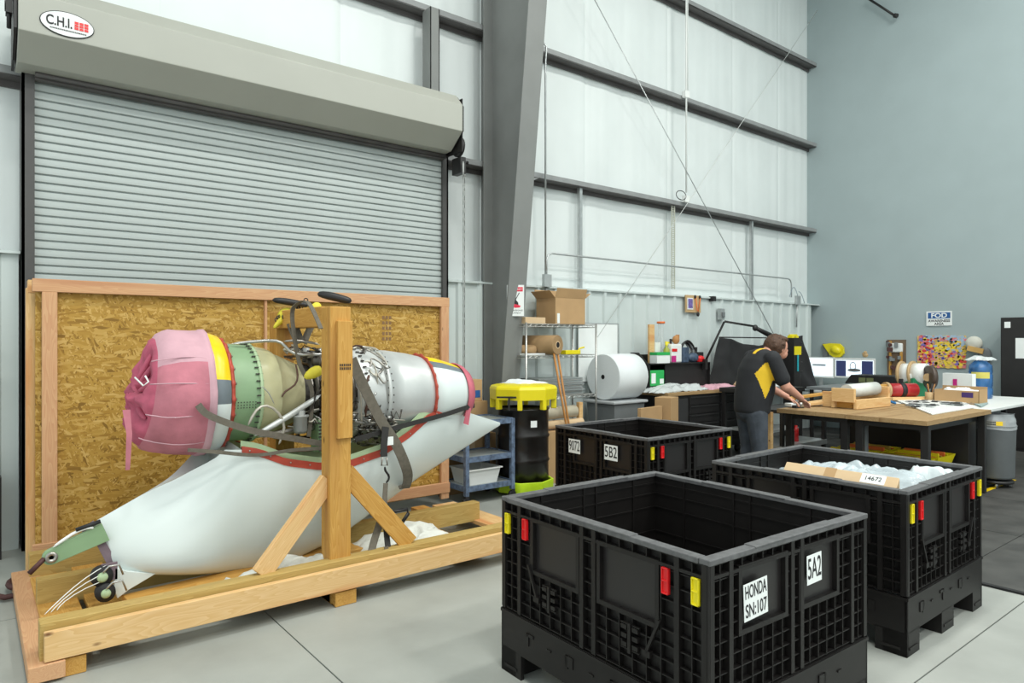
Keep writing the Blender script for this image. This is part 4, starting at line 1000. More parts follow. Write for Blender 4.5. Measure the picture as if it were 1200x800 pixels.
def tub(mb, x0, x1, y0, y1, z0, z1, tap=.03, t=.008):
    o = [(x0+tap, y0+tap), (x1-tap, y0+tap), (x1-tap, y1-tap), (x0+tap, y1-tap)]; T = [(x0, y0), (x1, y0), (x1, y1), (x0, y1)]
    I = [(x0+t, y0+t), (x1-t, y0+t), (x1-t, y1-t), (x0+t, y1-t)]; J = [(x+(t if i in (0, 3) else -t), y+(t if i < 2 else -t)) for i, (x, y) in enumerate(o)]
    vs = [V(x, y, z0) for x, y in o]+[V(x, y, z1) for x, y in T]+[V(x, y, z1) for x, y in I]+[V(x, y, z0+t) for x, y in J]
    f = [(3,2,1,0)]
    for i in range(4): j = (i+1) % 4; f += [(i, j, 4+j, 4+i), (4+i, 4+j, 8+j, 8+i), (8+i, 8+j, 12+j, 12+i)]
    f.append((12, 13, 14, 15)); return mb.add(vs, f)
tub(mb, bx0, bx1, by0, by1, .183, .345); mb.bb((bx0-.015, by0-.015, .333), (bx1+.015, by0, .345)).bb((bx0-.015, by1, .333), (bx1+.015, by1+.015, .345)).bb((bx0-.015, by0, .333), (bx0, by1, .345)).bb((bx1, by0, .333), (bx1+.015, by1, .345))
solo(mb, 'plastic_tub', white_pl, 'white rectangular plastic tub on the lower cart shelf', 'tub')
# cartons behind cart
for (a, b, c, d, e, f, lab, m_) in ((3.98, 4.62, 6.12, 6.5, 0, .62, 'brown cardboard carton on the floor behind the cart, lowest of its stack', cardb), (4.0, 4.52, 6.14, 6.5, .621, .98, 'brown carton in the middle of the stack behind the cart', cardb), (4.02, 4.46, 6.16, 6.5, .981, 1.22, 'topmost brown carton of the stack behind the cart', cardb)):
    t = thing('carton', lab, 'carton', ((a+b)/2, (c+d)/2, e), group='cartons stacked behind the cart')
    MB().bb((a, c, e), (b, d, f)).build('carton_body', m_, t, .004)
    MB().bb(((a+b)/2-.03, c-.002, e+.01), ((a+b)/2+.03, c, f)).build('packing_tape', cardl, t)
    MB().bb((b-.2, c-.003, e+.04), (b-.03, c-.001, e+.12)).build('printed_mark', navy, t)
# drum
dx, dy, R_ = 4.745, 5.79, .28
dl = thing('drum_dolly', 'lime green spill tray under the black drum', 'drum tray', (dx, dy, 0))
MB().lathe([(.03, .0), (.03, .33), (.15, .335), (.15, .31), (.05, .30), (.05, 0)], (dx, dy, 0), 'z', 8).build('tray', lime, dl, .006)
for k in range(4):
    th = k*PI/2+PI/4; MB().bb((dx+.25*math.cos(th)-.03, dy+.25*math.sin(th)-.03, 0), (dx+.25*math.cos(th)+.03, dy+.25*math.sin(th)+.03, .03)).build('foot', lime, dl)
dr = thing('steel_drum', 'glossy black steel drum in front of the wire shelf', 'drum', (dx, dy, .05))
pf = [(.052, 0), (.052, R_)]
for z in (.36, .62): pf += [(z-.02, R_-.002), (z, R_+.012), (z+.02, R_-.002)]
pf += [(.90, R_-.002), (.905, R_+.008), (.92, R_+.008), (.92, R_-.01), (.905, R_-.012), (.905, 0)]
MB().lathe(pf, (dx, dy, 0), 'z', 48).build('drum_body', mat('gloss_black', (.012, .010, .009), .3), dr)
an = math.atan2(-dy, -dx)+.42
MB().lathe([(.73, R_+.001), (.80, R_+.001)], (dx, dy, 0), 'z', 6, an-.13, an+.13).build('drum_label', paper, dr)
fn = thing('drum_funnel', 'bright yellow octagonal plastic drum funnel with stub legs on the black drum', 'funnel', (dx, dy, .9))
q = MB().lathe([(1.02, .37), (1.13, .375), (1.16, .36), (1.175, .30), (1.19, .10), (1.19, 0)], (dx, dy, 0), 'z', 8, smooth=False); q.lathe([(1.02, .37), (1.02, .35), (1.13, .34)], (dx, dy, 0), 'z', 8, smooth=False)
q.build('funnel_body', yelp, fn, .012)
for k in range(8):
    th = k*PI/4; c = V(dx+.335*math.cos(th), dy+.335*math.sin(th), 0)
    MB().box(c+V(0, 0, .975), (.06, .05, .12), th).build('stub_leg', yelp, fn, .008)
cp = atY(592, 474, 5.36)
MB().box(V(dx-.33, dy-.17, 1.055), (.26, .012, .018), -.75).box(V(dx-.33, dy-.17, .985), (.018, .012, .14), -.75).build('black_t_handle', ink, fn)
solo(crumple((dx+.05, dy+.05, 1.178), .42, .36, .05, 41, 20, 20), 'white_rag', foam, 'white rag lying on top of the yellow funnel', 'rag', solid=.003)

# wire shelf
sx0, sx1, sy0, sy1 = 5.02, 6.16, 6.07, 6.50
ws = thing('wire_shelf', 'chrome wire shelving unit between the column and white foam roll', 'shelf', (5.6, 6.3, 0))
for x in (sx0, sx1):
    for y in (sy0, sy1):
        MB().tube([(x, y, 0), (x, y, 1.86)], .0125, 10).build('post', chrome, ws)
for z in (.30, .585, .98, 1.476, 1.845):
    mb = MB()
    for y in (sy0, sy1):
        mb.tube([(sx0, y, z), (sx1, y, z)], .004, 6).tube([(sx0, y, z-.03), (sx1, y, z-.03)], .004, 6)
        n = 26
        mb.tube([V(sx0+(sx1-sx0)*k/n, y, z-(.03 if k % 2 else 0)) for k in range(n+1)], .0028, 5, smooth=False)
    for x in (sx0, sx1):
        mb.tube([(x, sy0, z), (x, sy1, z)], .004, 6).tube([(x, sy0, z-.03), (x, sy1, z-.03)], .004, 6)
    for k in range(30): 
        x = sx0+(sx1-sx0)*(k+.5)/30; mb.tube([(x, sy0, z+.003), (x, sy1, z+.003)], .002, 4)
    mb.build('wire_deck', chrome, ws)
# open box on top
def open_box(x0, x1, y0, y1, z0, z1, label, m_=cardb, flap=.12):
    t = thing('open_carton', label, 'carton', ((x0+x1)/2, (y0+y1)/2, z0))
    mb = MB().bb((x0, y0, z0), (x1, y1, z0+.005)).bb((x0, y0, z0), (x1, y0+.004, z1)).bb((x0, y1-.004, z0), (x1, y1, z1)).bb((x0, y0, z0), (x0+.004, y1, z1)).bb((x1-.004, y0, z0), (x1, y1, z1))
    mb.build('carton_body', m_, t)
    for (a, b, d) in (((x0, y0, z1), (x0, y1, z1), V(-.8, 0, .75)), ((x1, y0, z1), (x1, y1, z1), V(.85, 0, .6)), ((x0, y0, z1), (x1, y0, z1), V(.0, -.3, .9)), ((x0, y1, z1), (x1, y1, z1), V(0, .3, .9))):
        a, b = V(*a), V(*b); e = d.normalized()*flap
        MB().add([a, b, b+e, a+e], [(0,1,2,3)]).build('flap', m_, t, solid=.004)
    return t
bxp = atY(650, 380, 6.12)
t = open_box(bxp.x, bxp.x+.50, 6.11, 6.46, 1.852, 2.17, 'open brown cardboard box with raised flaps on the wire shelf top')
MB().bb((bxp.x+.03, 6.105, 1.86), (bxp.x+.07, 6.11, 1.98)).build('paper_label', paper, t)
solo(MB().bb((5.05, 6.12, 1.852), (5.36, 6.42, 1.925)), 'flat_carton', cardl, 'low flat carton on the shelf top behind the spill sign', 'carton', bevel=.003)
# rolls on shelf
def roll(p0, p1, r, m_, label, name='paper_roll', core=.3):
    p0, p1 = Vector(p0), Vector(p1); t = thing(name, label, 'roll', (p0+p1)/2-V(0, 0, r))
    d = (p1-p0).normalized(); MB().tube([p0, p0+d*.004, p1-d*.004, p1], [r*.97, r, r, r*.97], 28).build('roll_body', m_, t)
    if core:
        for e, s in ((p0, -1), (p1, 1)): MB().tube([e-d*s*.001, e+d*s*.003], r*core, 16).build('core_shade_disc', darkgap, t)  # solid black discs stand for the shade inside the hollow core
        if core > .2:
            for e, s in ((p0, -1), (p1, 1)): MB().tube([e-d*s*.001, e+d*s*.002], r*(core+.1), 16).build('core_ring', cardl, t)
    return t
roll((5.30, 6.50, 1.60), (5.43, 5.98, 1.60), .115, kraft, 'large brown kraft paper roll on the second wire shelf')
roll((5.04, 6.30, 1.545), (5.28, 6.22, 1.545), .055, kraft, 'small brown paper roll left of the large one on the shelf')
solo(MB().bb((5.03, 6.09, 1.484), (5.33, 6.2, 1.50)), 'white_folder', paper, 'flat white folder on the second wire shelf', 'folder')
c = V(5.84, 6.15, 1.484)
solo(MB().bb(c+V(-.17, -.05, 0), c+V(.08, .05, .05)).tube([c+V(.07, 0, .02), c+V(.11, 0, .07), c+V(.19, 0, .085)], .012, 8), 'yellow_hand_tool', yelp, 'yellow hand shovel on the second wire shelf', 'tool', bevel=.01)
q = MB()
rg3 = random.Random(9)
plate_n = 12
for k in range(plate_n):
    xx = rg3.uniform(-.02, .02); o = MB().bb((5.26+xx, 6.14, .99+k*.0175), (5.98+xx, 6.46, 1.004+k*.0175)).build('aluminium_sheet', [galv, alum, carttop][k % 3], None) if False else None
    t = MB().bb((5.26+xx, 6.12+rg3.uniform(-.02, .01), .988+k*.0175), (5.98+xx, 6.46, 1.002+k*.0175))
    solo(t, 'metal_tray', [galv, carttop][k % 2], 'topmost grey tray of the stack on the third wire shelf' if k == plate_n-1 else ('lowest grey tray of the stack on the third wire shelf' if k == 0 else 'thin grey metal tray within the stack on the third wire shelf'), 'tray', 'grey trays stacked on the wire shelf')
roll((5.0, 6.0, .80), (5.72, 6.0, .80), .075, mat('film_roll', (.45, .40, .30), .25, 0, .1, 8), 'glossy wrapped roll lying low in front of the shelf', core=0)
roll((5.0, 5.98, .665), (5.82, 5.98, .665), .05, cardl, 'pale cardboard tube lying under the glossy roll', core=0)
board_ = solo(MB().bb((4.98, 5.88, .0), (5.86, 6.04, .60)), 'carton', cardb, 'closed carton under the rolls in front of the wire shelf', 'carton', bevel=.004)
board_2 = solo(MB().bb((5.80, 6.0, .602), (5.86, 6.05, .90)), 'wood_offcut', M_PINE, 'short pale wood offcut upright at the end of the rolls', 'offcut')
# wooden handles
for k, (a, b, nm) in enumerate((((648, 408, 6.0), (664, 500, 5.84), 'left'), ((652, 404, 6.02), (667, 500, 5.86), 'right'))):
    A, B = atY(*a), atY(*b); B = A+(B-A)*1.9
    if B.z < .02: B = A+(B-A)*((A.z-.02)/(A.z-B.z))
    solo(MB().tube([A, B], .013, 10), 'wooden_pole', handle_w, 'orange-brown wooden pole leaning on the wire shelf, %s of two' % nm, 'pole')
# white foam roll on grey bin
roll((6.47, 6.25, 1.177), (7.02, 6.25, 1.177), .30, foam, 'huge white foam roll lying on the grey lidded bin', 'foam_roll', .10)
gb = thing('grey_bin', 'grey lidded plastic bin under the white foam roll', 'bin', (6.72, 6.25, 0))
q = MB(); tub(q, 6.42, 7.0, 6.0, 6.5, 0, .83, .05, .01); q.build('bin_body', greybin, gb, .01)
MB().bb((6.38, 5.97, .835), (7.04, 6.53, .872)).build('bin_lid', mat('pale_lid', (.42, .44, .45), .5), gb, .012)
# whiteboard
c0, c1 = atY(678, 379, 6.6), atY(724, 379, 6.6)
wbd = thing('whiteboard', 'white chart sheet in thin frame on the wall behind the foam roll', 'board', (c0.x, 6.6, 1.2))
MB().bb((c0.x, 6.60, 1.10), (c1.x, 6.61, c1.z)).build('board_sheet', paper, wbd)
MB().bb((c1.x-.008, 6.595, 1.10), (c1.x+.006, 6.612, c1.z)).bb((c0.x, 6.595, c1.z-.01), (c1.x, 6.612, c1.z)).build('board_frame', galv, wbd)
# cartons lying against chest
solo(MB().box((6.66, 5.62, .40), (.50, .05, .84), .15), 'flattened_carton', cardb, 'flattened cardboard sheet leaning low in front of the grey bin', 'cardboard', bevel=.003)
solo(MB().box((7.08, 5.70, .46), (.26, .22, .92), .3), 'tall_carton', cardb, 'tall narrow carton standing against the left side of the tool chest', 'carton', bevel=.003)
# ============================================================ TOOL CHEST
tx0, tx1, ty0, ty1 = 7.27, 9.15, 5.82, 6.52
tcb = thing('tool_chest', 'long black drawer tool chest with a pale wood top', 'tool chest', (8.2, 6.15, 0))
MB().bb((tx0+.02, ty0+.02, .12), (tx1-.02, ty1, .905)).build('chest_body', black_m, tcb, .004)
board('chest_top', (tx0-.02, (ty0+ty1)/2, .93), (tx1, (ty0+ty1)/2, .93), ty1-ty0+.02, .045, M_BENCH, tcb)
MB().bb((tx0+.05, ty0+.01, .14), (tx0+.42, ty0+.022, .86)).build('side_panel', mat('grey_black_panel', (.035, .035, .036), .4), tcb)
for col, (a, b) in enumerate(((tx0+.46, tx0+1.14), (tx0+1.18, tx1-.04))):
    for k in range(6):
        z = .14+k*.125
        d = MB().bb((a, ty0+.006, z), (b, ty0+.022, z+.115)).build('drawer', black_m, tcb, .003)
        MB().bb((a+.02, ty0-.006, z+.092), (b-.02, ty0+.006, z+.108)).build('drawer_pull', mat('pull_grey', (.05, .05, .05), .35, .5), d)
for x in (tx0+.15, tx1-.15):
    for y in (ty0+.1, ty1-.1): MB().lathe([(-.02, 0), (-.02, .055), (.02, .055), (.02, 0)], (x, y, .058), 'y', 16).build('caster', rubber, tcb)
# riser
zr = atY(790, 425, 6.2).z
rs = thing('shelf_riser', 'black sheet metal shelf riser standing on the tool chest', 'riser', (7.8, 6.3, .955))
ra, rb = atY(752, 420, 6.3).x, atY(829, 430, 6.2).x
MB().bb((ra, 6.15, zr-.015), (rb, 6.5, zr)).build('riser_top', black_m, rs)
MB().bb((ra+.38, 6.2, .956), (rb, 6.215, zr-.015)).build('riser_front', black_m, rs)
MB().bb((rb-.01, 6.15, .956), (rb, 6.5, zr)).build('riser_side', black_m, rs)
MB().prism([(6.15, .956), (6.5, .956), (6.5, zr+.15), (6.35, zr+.15), (6.15, zr-.03)], lambda a, b, t: V(t, a, b), ra-.01, ra).build('riser_side', black_m, rs)
MB().bb((ra, 6.49, .956), (rb, 6.5, zr+.12)).build('riser_back', black_m, rs)
# green pack in riser
q = thing('green_package', 'green printed package under the left part of the riser', 'package', (ra+.2, 6.25, .956))
MB().bb((ra+.03, 6.18, 1.02), (ra+.34, 6.30, 1.24)).build('package_body', glass_g, q, .01)
MB().bb((ra+.06, 6.176, 1.06), (ra+.15, 6.18, 1.2)).bb((ra+.24, 6.176, 1.05), (ra+.32, 6.18, 1.12)).build('package_label', paper, q)
MB().bb((ra+.02, 6.17, .956), (ra+.36, 6.32, 1.019)).build('package_base', ink, q)
# items on riser
def rx(px, y=6.3): return atY(px, 420, y).x
zt = zr+.001
def zz(py, px=790, y=6.25): return atY(px, py, y).z
def bx(px0, px1, py_top, y, d, m_, nm, label, cat, z=None, **k):
    x0, x1 = rx(px0, y), rx(px1, y); z = zt if z is None else z
    return solo(MB().bb((x0, y, z), (x1, y+d, zz(py_top, (px0+px1)/2, y))), nm, m_, label, cat, **k)
bx(761, 767, 380, 6.36, .03, M_PINE, 'wood_strip', 'tall wooden strip standing on the riser at left', 'strip')
bx(768, 774, 401, 6.34, .06, white_pl, 'white_carton', 'narrow white carton beside the wooden strip', 'box')
t_ = thing('glove_box', 'white and green glove box at the front of the riser', 'box', (rx(777, 6.18), 6.2, zt))
MB().bb((rx(770, 6.17), 6.17, zt), (rx(785, 6.17), 6.3, zz(413, 777, 6.17))).build('box_body', paper, t_)
MB().bb((rx(770, 6.168), 6.165, zz(416, 777, 6.17)), (rx(785, 6.168), 6.3, zz(412.5, 777, 6.17))).build('green_band', glass_g, t_)
c = V(rx(774.5, 6.45), 6.45, 0)
t_ = thing('clear_tube', 'clear tall tube with an orange cap behind the glove box', 'tube', (c.x, 6.45, zt))
MB().lathe([(zt, .045), (zz(379, 774, 6.45), .045)], (c.x, 6.45, 0), 'z', 16).build('tube_wall', mat('faint_clear', (.7, .75, .75), .1, 0, .02, 5, 0, 60, .5, 0, .25), t_)
z_ = zz(379, 774, 6.45); MB().lathe([(z_, .0), (z_, .06), (z_+.03, .06), (z_+.03, 0)], (c.x, 6.45, 0), 'z', 16).build('tube_cap', orange, t_)
def bottle(px, y, pyt, r, m_, capm, label, cat='bottle', neck=.4, name='spray_bottle'):
    x = rx(px, y); zt_ = zz(pyt, px, y); h = zt_-zt; t = thing(name, label, cat, (x, y, zt))
    MB().lathe([(0, 0), (0, r), (h*.62, r), (h*.74, r*neck), (h*.82, r*neck), (h*.82, 0)], (x, y, zt), 'z', 16).build('bottle_body', m_, t)
    MB().lathe([(h*.82, r*neck*1.15), (h, r*neck*1.15), (h, 0)], (x, y, zt), 'z', 12).bb((x, y-.01, zt+h*.9), (x+r*1.2, y+.01, zt+h*.98)).build('bottle_cap', capm, t)
    return t
bottle(781, 6.24, 400, .045, mat('olive_pack', (.35, .38, .05), .4), yelp, 'yellow-capped olive spray bottle on the riser')
bottle(786, 6.32, 397, .04, mat('brown_pack', (.20, .08, .04), .4), black_m, 'brown bottle with black cap behind the olive one')
t_ = thing('detergent_jug', 'white jug with magenta label on the riser', 'jug', (rx(793, 6.2), 6.2, zt))
a_, b_ = rx(787, 6.2), rx(799.5, 6.2)
MB().bb((a_, 6.2, zt), (b_, 6.34, zz(403, 793, 6.2))).build('jug_body', white_pl, t_, .02)
MB().bb((a_+.0, 6.196, zt+.01), (a_+.10, 6.2, zt+.10)).build('jug_label', magenta, t_)
MB().bb((a_+.01, 6.194, zt+.16), (a_+.12, 6.2, zt+.20)).build('red_print', redp, t_)
t_ = thing('tan_bag', 'crumpled tan paper bag on top of the white jug', 'bag', (rx(792, 6.27), 6.27, zz(403)))
MB().ell((rx(792, 6.27), 6.27, zz(398)), (.06, .05, .065), 12).box((rx(794, 6.27), 6.27, zz(394)), (.06, .05, .05), .6).build('bag_body', mat('tan_bag_paper', (.45, .22, .08), .8), t_)
t_ = thing('cable_coil', 'dark coil of hose heaped on the riser right of the jug', 'hose', (rx(808, 6.3), 6.3, zt))
for k in range(4):
    r = .17-.022*k; c = V(rx(806, 6.28), 6.28+.02*k, zt+.12+.01*k)
    MB().tube([c+V(r*math.cos(t*PI/12), .02*math.sin(t*.5), r*.85*math.sin(t*PI/12)+.05) for t in range(25)], .014, 8).build('hose_loop', [black_m, greybin][k % 2], t_)
t_ = solo(MB().box((rx(803, 6.2), 6.22, zt+.11), (.16, .08, .22), .2).ell((rx(812, 6.2), 6.2, zt+.07), (.12, .06, .07)), 'blue_bag', mat('slate_blue_bag', (.05, .08, .13), .5, 0, .4, 20), 'slate blue plastic bag of parts on the riser', 'bag', bevel=.01)
solo(MB().ell((rx(822, 6.2), 6.22, zt+.05), (.08, .05, .045)).box((rx(821, 6.2), 6.2, zt+.03), (.18, .06, .05), .3), 'red_clamp', redp, 'red clamp at the right end of the riser', 'clamp', bevel=.005)
solo(MB().box((rx(817, 6.3), 6.3, zt+.07), (.2, .1, .15), .1).box((rx(815, 6.3), 6.3, zt+.16), (.05, .05, .12), .5), 'black_tool_case', ink, 'small black tool case behind the red clamp', 'case', bevel=.006)
# lamp arm
la = thing('lamp_arm', 'black balanced-arm lamp clamped to the riser', 'lamp', (rx(828, 6.15), 6.15, zt))
A, B, C_, D = atY(826, 423, 6.15), atY(848, 377, 6.05), atY(885, 384, 5.9), atY(903, 393, 5.85)
MB().bb(A+V(-.03, -.03, -.12), A+V(.03, .03, .03)).build('clamp', black_m, la)
for o in (V(0, 0, 0), V(.045, 0, .02)):
    MB().tube([A+o, B+o], .009, 6).build('arm_rod', black_m, la); MB().tube([B+o*.7, C_+o*.7+V(0, 0, .012)], .009, 6).build('arm_rod', black_m, la)
MB().ell(C_, (.05, .04, .05)).build('elbow', black_m, la); MB().tube([C_, D], [.03, .04], 10).build('lamp_head', black_m, la)
# black drape on a frame
t_ = thing('backdrop', 'black cloth drape hung over a frame at the back of the tool chest', 'drape', (8.6, 6.3, .956))
tl_, tr_ = [(843, 395), (856, 397), (872, 403), (890, 405), (905, 402), (925, 396), (940, 393)], []
def dr_top(u):
    i = min(int(u*6), 5); f = u*6-i; a, b = tl_[i], tl_[i+1]; return (a[0]+(b[0]-a[0])*f, a[1]+(b[1]-a[1])*f)
def drf(u, v):
    p = dr_top(u); yy = 6.35 - .15*(1-v); top = atY(p[0], p[1], 6.35); bot = atY(832+(960-832)*u, 452+4*u, 6.2)
    q_ = bot.lerp(top, v); return q_ + V(0, .03*math.sin(u*26+2*math.sin(v*3))*(1-v*.4)-.02*noise.noise(V(u*6, v*4, 2)), 0)
MB().grid(drf, 60, 24).build('cloth', drape, t_, solid=.004)
a, b = atY(843, 395, 6.37), atY(940, 393, 6.37)
MB().tube([a, b-V(0,0,.05)], .01, 8).tube([a, V(a.x, 6.37, .957)], .01, 8).tube([V(b.x, 6.37, b.z), V(b.x, 6.37, .957)], .01, 8).build('frame', black_m, t_)
# plastics on chest top
solo(crumple((rx(800, 6.0)-.1, 6.03, .955), 1.15, .34, .10, 51, 60, 24, .6), 'clear_bags', mat('bag_film2', (.70, .74, .74), .15, 0, .08, 9, .3, 20, .6, 0, .75), 'heap of clear plastic bags on the tool chest top', 'bags', solid=.002)
solo(crumple((rx(840, 6.0)-.05, 6.0, .955), .75, .32, .075, 61, 40, 20, .6), 'pink_film', mat('pink_antistatic', (.75, .42, .50), .3, 0, .1, 9, .3, 20, .6, 0, .85), 'pink antistatic film right of the clear bags', 'film', solid=.002)
solo(MB().tube([atY(861, 452, 5.95), atY(873, 437, 5.95)], .03, 8), 'tan_sheet', cardl, 'rolled tan sheet behind the worker on the chest', 'sheet')

# ============================================================ WORKBENCHES
def bench(y0, y1, x0, x1, label, z=.90):
    t = thing('workbench', label, 'workbench', ((x0+x1)/2, (y0+y1)/2, 0), group='butcher block workbenches')
    n = 7
    for k in range(n):
        a = y0+(y1-y0)*k/n; b = y0+(y1-y0)*(k+1)/n
        board('top_plank', (x0, (a+b)/2, z-.022), (x1, (a+b)/2, z-.022), b-a-.001, .044, M_BENCH, t, bevel=.001)
    for x in (x0+.10, x1-.12):
        for y in (y0+.05, y1-.10):
            MB().bb((x-.03, y-.035, 0.013), (x+.03, y+.035, z-.045)).build('leg', black_m, t, .003)
        MB().bb((x-.02, y0+.08, .10), (x+.02, y1-.08, .13)).build('end_rail', black_m, t)
        MB().bb((x-.02, y0+.05, z-.10), (x+.02, y1-.07, z-.046)).build('end_rail', black_m, t)
    MB().bb((x0+.1, y0+.09, z-.12), (x1-.1, y0+.11, z-.045)).build('apron', black_m, t)
    MB().bb((x0+.1, y1-.11, z-.12), (x1-.1, y1-.09, z-.045)).build('apron', black_m, t)
    return t
BX0, BX1 = 6.95, 8.66
bench(2.57, 3.325, BX0, BX1, 'nearer wood-topped workbench carrying the open white binder')
bench(3.335, 4.09, BX0+.02, BX1, 'further wood-topped workbench where the worker stands')
# grey pull-out plate leg near the seam, plinths
MB_ = MB().lathe([(.10, .0), (.10, .05), (.85, .05), (.85, 0)], (7.28, 3.3, 0), 'z', 16)
solo(MB_, 'grey_cylinder', greybin, 'grey upright cylinder under the seam of the two workbenches', 'cylinder')
bx_ = solo(MB().bb((8.40, 2.70, .013), (8.62, 3.95, .84)), 'backdrop_cabinet', black_m, 'narrow black cabinet lengthened as a dark backdrop under the right end of the nearer workbench', 'cabinet', bevel=.004)  # cabinet stretched along y to darken the space between the bench legs
solo(MB().bb((6.9, 4.12, .013), (6.95, 4.2, .86)), 'pine_stick', M_PINE, 'pale pine stick upright behind the worker\'s legs', 'stick')
# white table extension
wt = thing('white_table', 'white laminate table extending right of the workbenches', 'table', (9.6, 3.2, 0))
MB().bb((8.70, 2.62, .86), (11.0, 3.95, .895)).build('table_top', white_pl, wt, .006)
for x, y in ((9.6, 2.72), (10.9, 2.72), (8.8, 3.85), (10.9, 3.85)): MB().bb((x-.025, y-.025, 0.013), (x+.025, y+.025, .86)).build('leg', black_m, wt)
# rubbish bin
gx, gy = 9.08, 2.66; 
rb_ = thing('rubbish_bin', 'round grey rubbish bin on casters at the far right under the white table', 'bin', (gx, gy, .013))
MB().lathe([(.11, 0), (.11, .17), (.13, .185), (.68, .20), (.70, .21), (.70, .19), (.15, .17), (.15, 0)], (gx, gy, 0), 'z', 36).build('bin_body', greybin, rb_)
q = MB(); q.grid(lambda u, v: V(gx+(.205+.018*noise.noise(V(u*9, v*3, 1)))*math.cos(u*2*PI)*(1-.12*v), gy+(.205+.018*noise.noise(V(u*9, v*3, 5)))*math.sin(u*2*PI)*(1-.12*v), .66+.17*v+.02*noise.noise(V(u*7, v*2, 9))), 40, 8)
q.build('bin_liner', mat('grey_liner_film', (.30, .32, .33), .3, 0, .15, 8), rb_)
MB().lathe([(.055, 0), (.055, .18), (.085, .18), (.085, 0)], (gx, gy, 0), 'z', 24).build('dolly', black_m, rb_)
for k in range(4):
    th = k*PI/2+.4; c = V(gx+.14*math.cos(th), gy+.14*math.sin(th), .044); MB().lathe([(-.012, 0), (-.012, .03), (.012, .03), (.012, 0)], c, 'y', 14).build('caster', galv, rb_)
an = math.atan2(-gy, -gx)
lab = MB().lathe([(.70, .209), (.765, .205)], (gx, gy, 0), 'z', 10, an-.5, an+.5).build('bin_label', mat('grey_label', (.40, .40, .36), .6), rb_)
MB().lathe([(.71, .212), (.755, .208)], (gx, gy, 0), 'z', 4, an+.05, an+.35).build('yellow_mark', yelo, rb_)
q = MB(); 
for r in range(2):
    for k in range(9): q.lathe([(.742-r*.025, .2125), (.752-r*.025, .2125)], (gx, gy, 0), 'z', 1, an-.45+k*.055, an-.41+k*.055)
q.build('label_print', ink, rb_)

# ---- bench items
ZB = .901
bd = thing('open_binder', 'open white binder of printed pages lying on the nearer workbench', 'binder', (7.6, 2.85, ZB))
a = on(1052, 470, .93); 
def quad(name, pts, z, t, m_, par, bev=0): return MB().prism([(p.x, p.y) for p in pts], lambda a, b, q: V(a, b, q), z, z+t).build(name, m_, par, bev)
L1 = [on(1046, 466, ZB+.02), on(1092, 484, ZB+.02), on(1142, 476, ZB+.02), on(1110, 460, ZB+.02)]
quad('cover', L1, ZB+.002, .012, paper, bd)
c = sum(L1, V(0,0,0))/4
L2 = [c+(p-c)*.90 for p in L1]; quad('page', L2, ZB+.014, .004, white_pl, bd)
rg4 = random.Random(4); q = MB(); ex, ey = L1[1]-L1[0], L1[3]-L1[0]
for k in range(60):
    u = rg4.uniform(.10, .42); v = rg4.uniform(.2, .75); p = on(rg4.uniform(1064, 1098), rg4.uniform(468.5, 477), ZB+.02) if k < 42 else on(rg4.uniform(1105, 1126), rg4.uniform(471, 475), ZB+.02); q.prism([(p.x+rg4.uniform(.02, .06)*math.cos(i*1.26), p.y+rg4.uniform(.02, .06)*math.sin(i*1.26)) for i in range(5)], lambda a, b, t: V(a, b, t), ZB+.0175, ZB+.0195+.0001*k, mi=k % 2)
for k in range(14):
    p = L1[0]+ex*(.75+.02*(k % 3))+ey*(.45+.035*k); q.prism([(p.x, p.y), (p.x-.05, p.y+.02), (p.x-.06, p.y+.01), (p.x-.01, p.y-.01)], lambda a, b, t: V(a, b, t), ZB+.0175, ZB+.0196, mi=1)
stuff(q.build('printed_pictures', [ink, greybin], bd))
solo(MB().prism([(p.x, p.y) for p in [on(1128, 468, ZB), on(1150, 477, ZB), on(1158, 473, ZB), on(1140, 465, ZB)]], lambda a, b, q: V(a, b, q), ZB, ZB+.012), 'loose_sheet', mat('teal_print', (.30, .40, .40), .6), 'loose grey-green sheet right of the open binder', 'paper')
# wooden fixture
wf = thing('wooden_fixture', 'pale wooden cradle jig in the middle of the workbench', 'jig', (7.5, 3.2, ZB))
f0 = on(988, 479, ZB); f1 = on(1002, 480, ZB); f2 = on(1042, 476, ZB)
board('jig_rail', f1+V(0, 0, .055), f2+V(.0, 0, .055), .035, .105, M_PINE, wf)
d_ = (f2-f1).normalized(); n_ = V(d_.y, -d_.x, 0)*-1
if n_.dot(f1) < 0: n_ = -n_
board('jig_rail', f1+n_*.26+V(0, 0, .055), f2+n_*.26+V(0, 0, .055), .035, .105, M_PINE, wf)
for e in (f1, f2): board('jig_upright', e+V(0, 0, .15)+n_*0.0, e+n_*.26+V(0, 0, .15), .04, .15, M_PINE, wf)
g0, g1 = on(976, 477, ZB), on(1000, 479, ZB)
board('jig_block', g0+V(0, 0, .07), g1+V(-.0, 0, .07), .03, .13, M_AMBER, wf)
board('jig_block', g0+n_*.12+V(0, 0, .09), g1+n_*.12+V(0, 0, .09), .03, .17, M_PINE, wf)
pc0, pc1 = f1.lerp(f2, .08)+n_*.13+V(0, 0, .19), f1.lerp(f2, .92)+n_*.13+V(0, 0, .20)
t_ = thing('white_cylinder', 'off-white cylinder resting in the wooden jig', 'cylinder', pc0)
MB().tube([pc0, pc1], .075, 24).build('cylinder_body', mat('offwhite_matte', (.62, .63, .60), .6), t_); MB().ell(pc0-(pc1-pc0).normalized()*.0, (.03, .03, .03)).build('end_boss', greybin, t_)
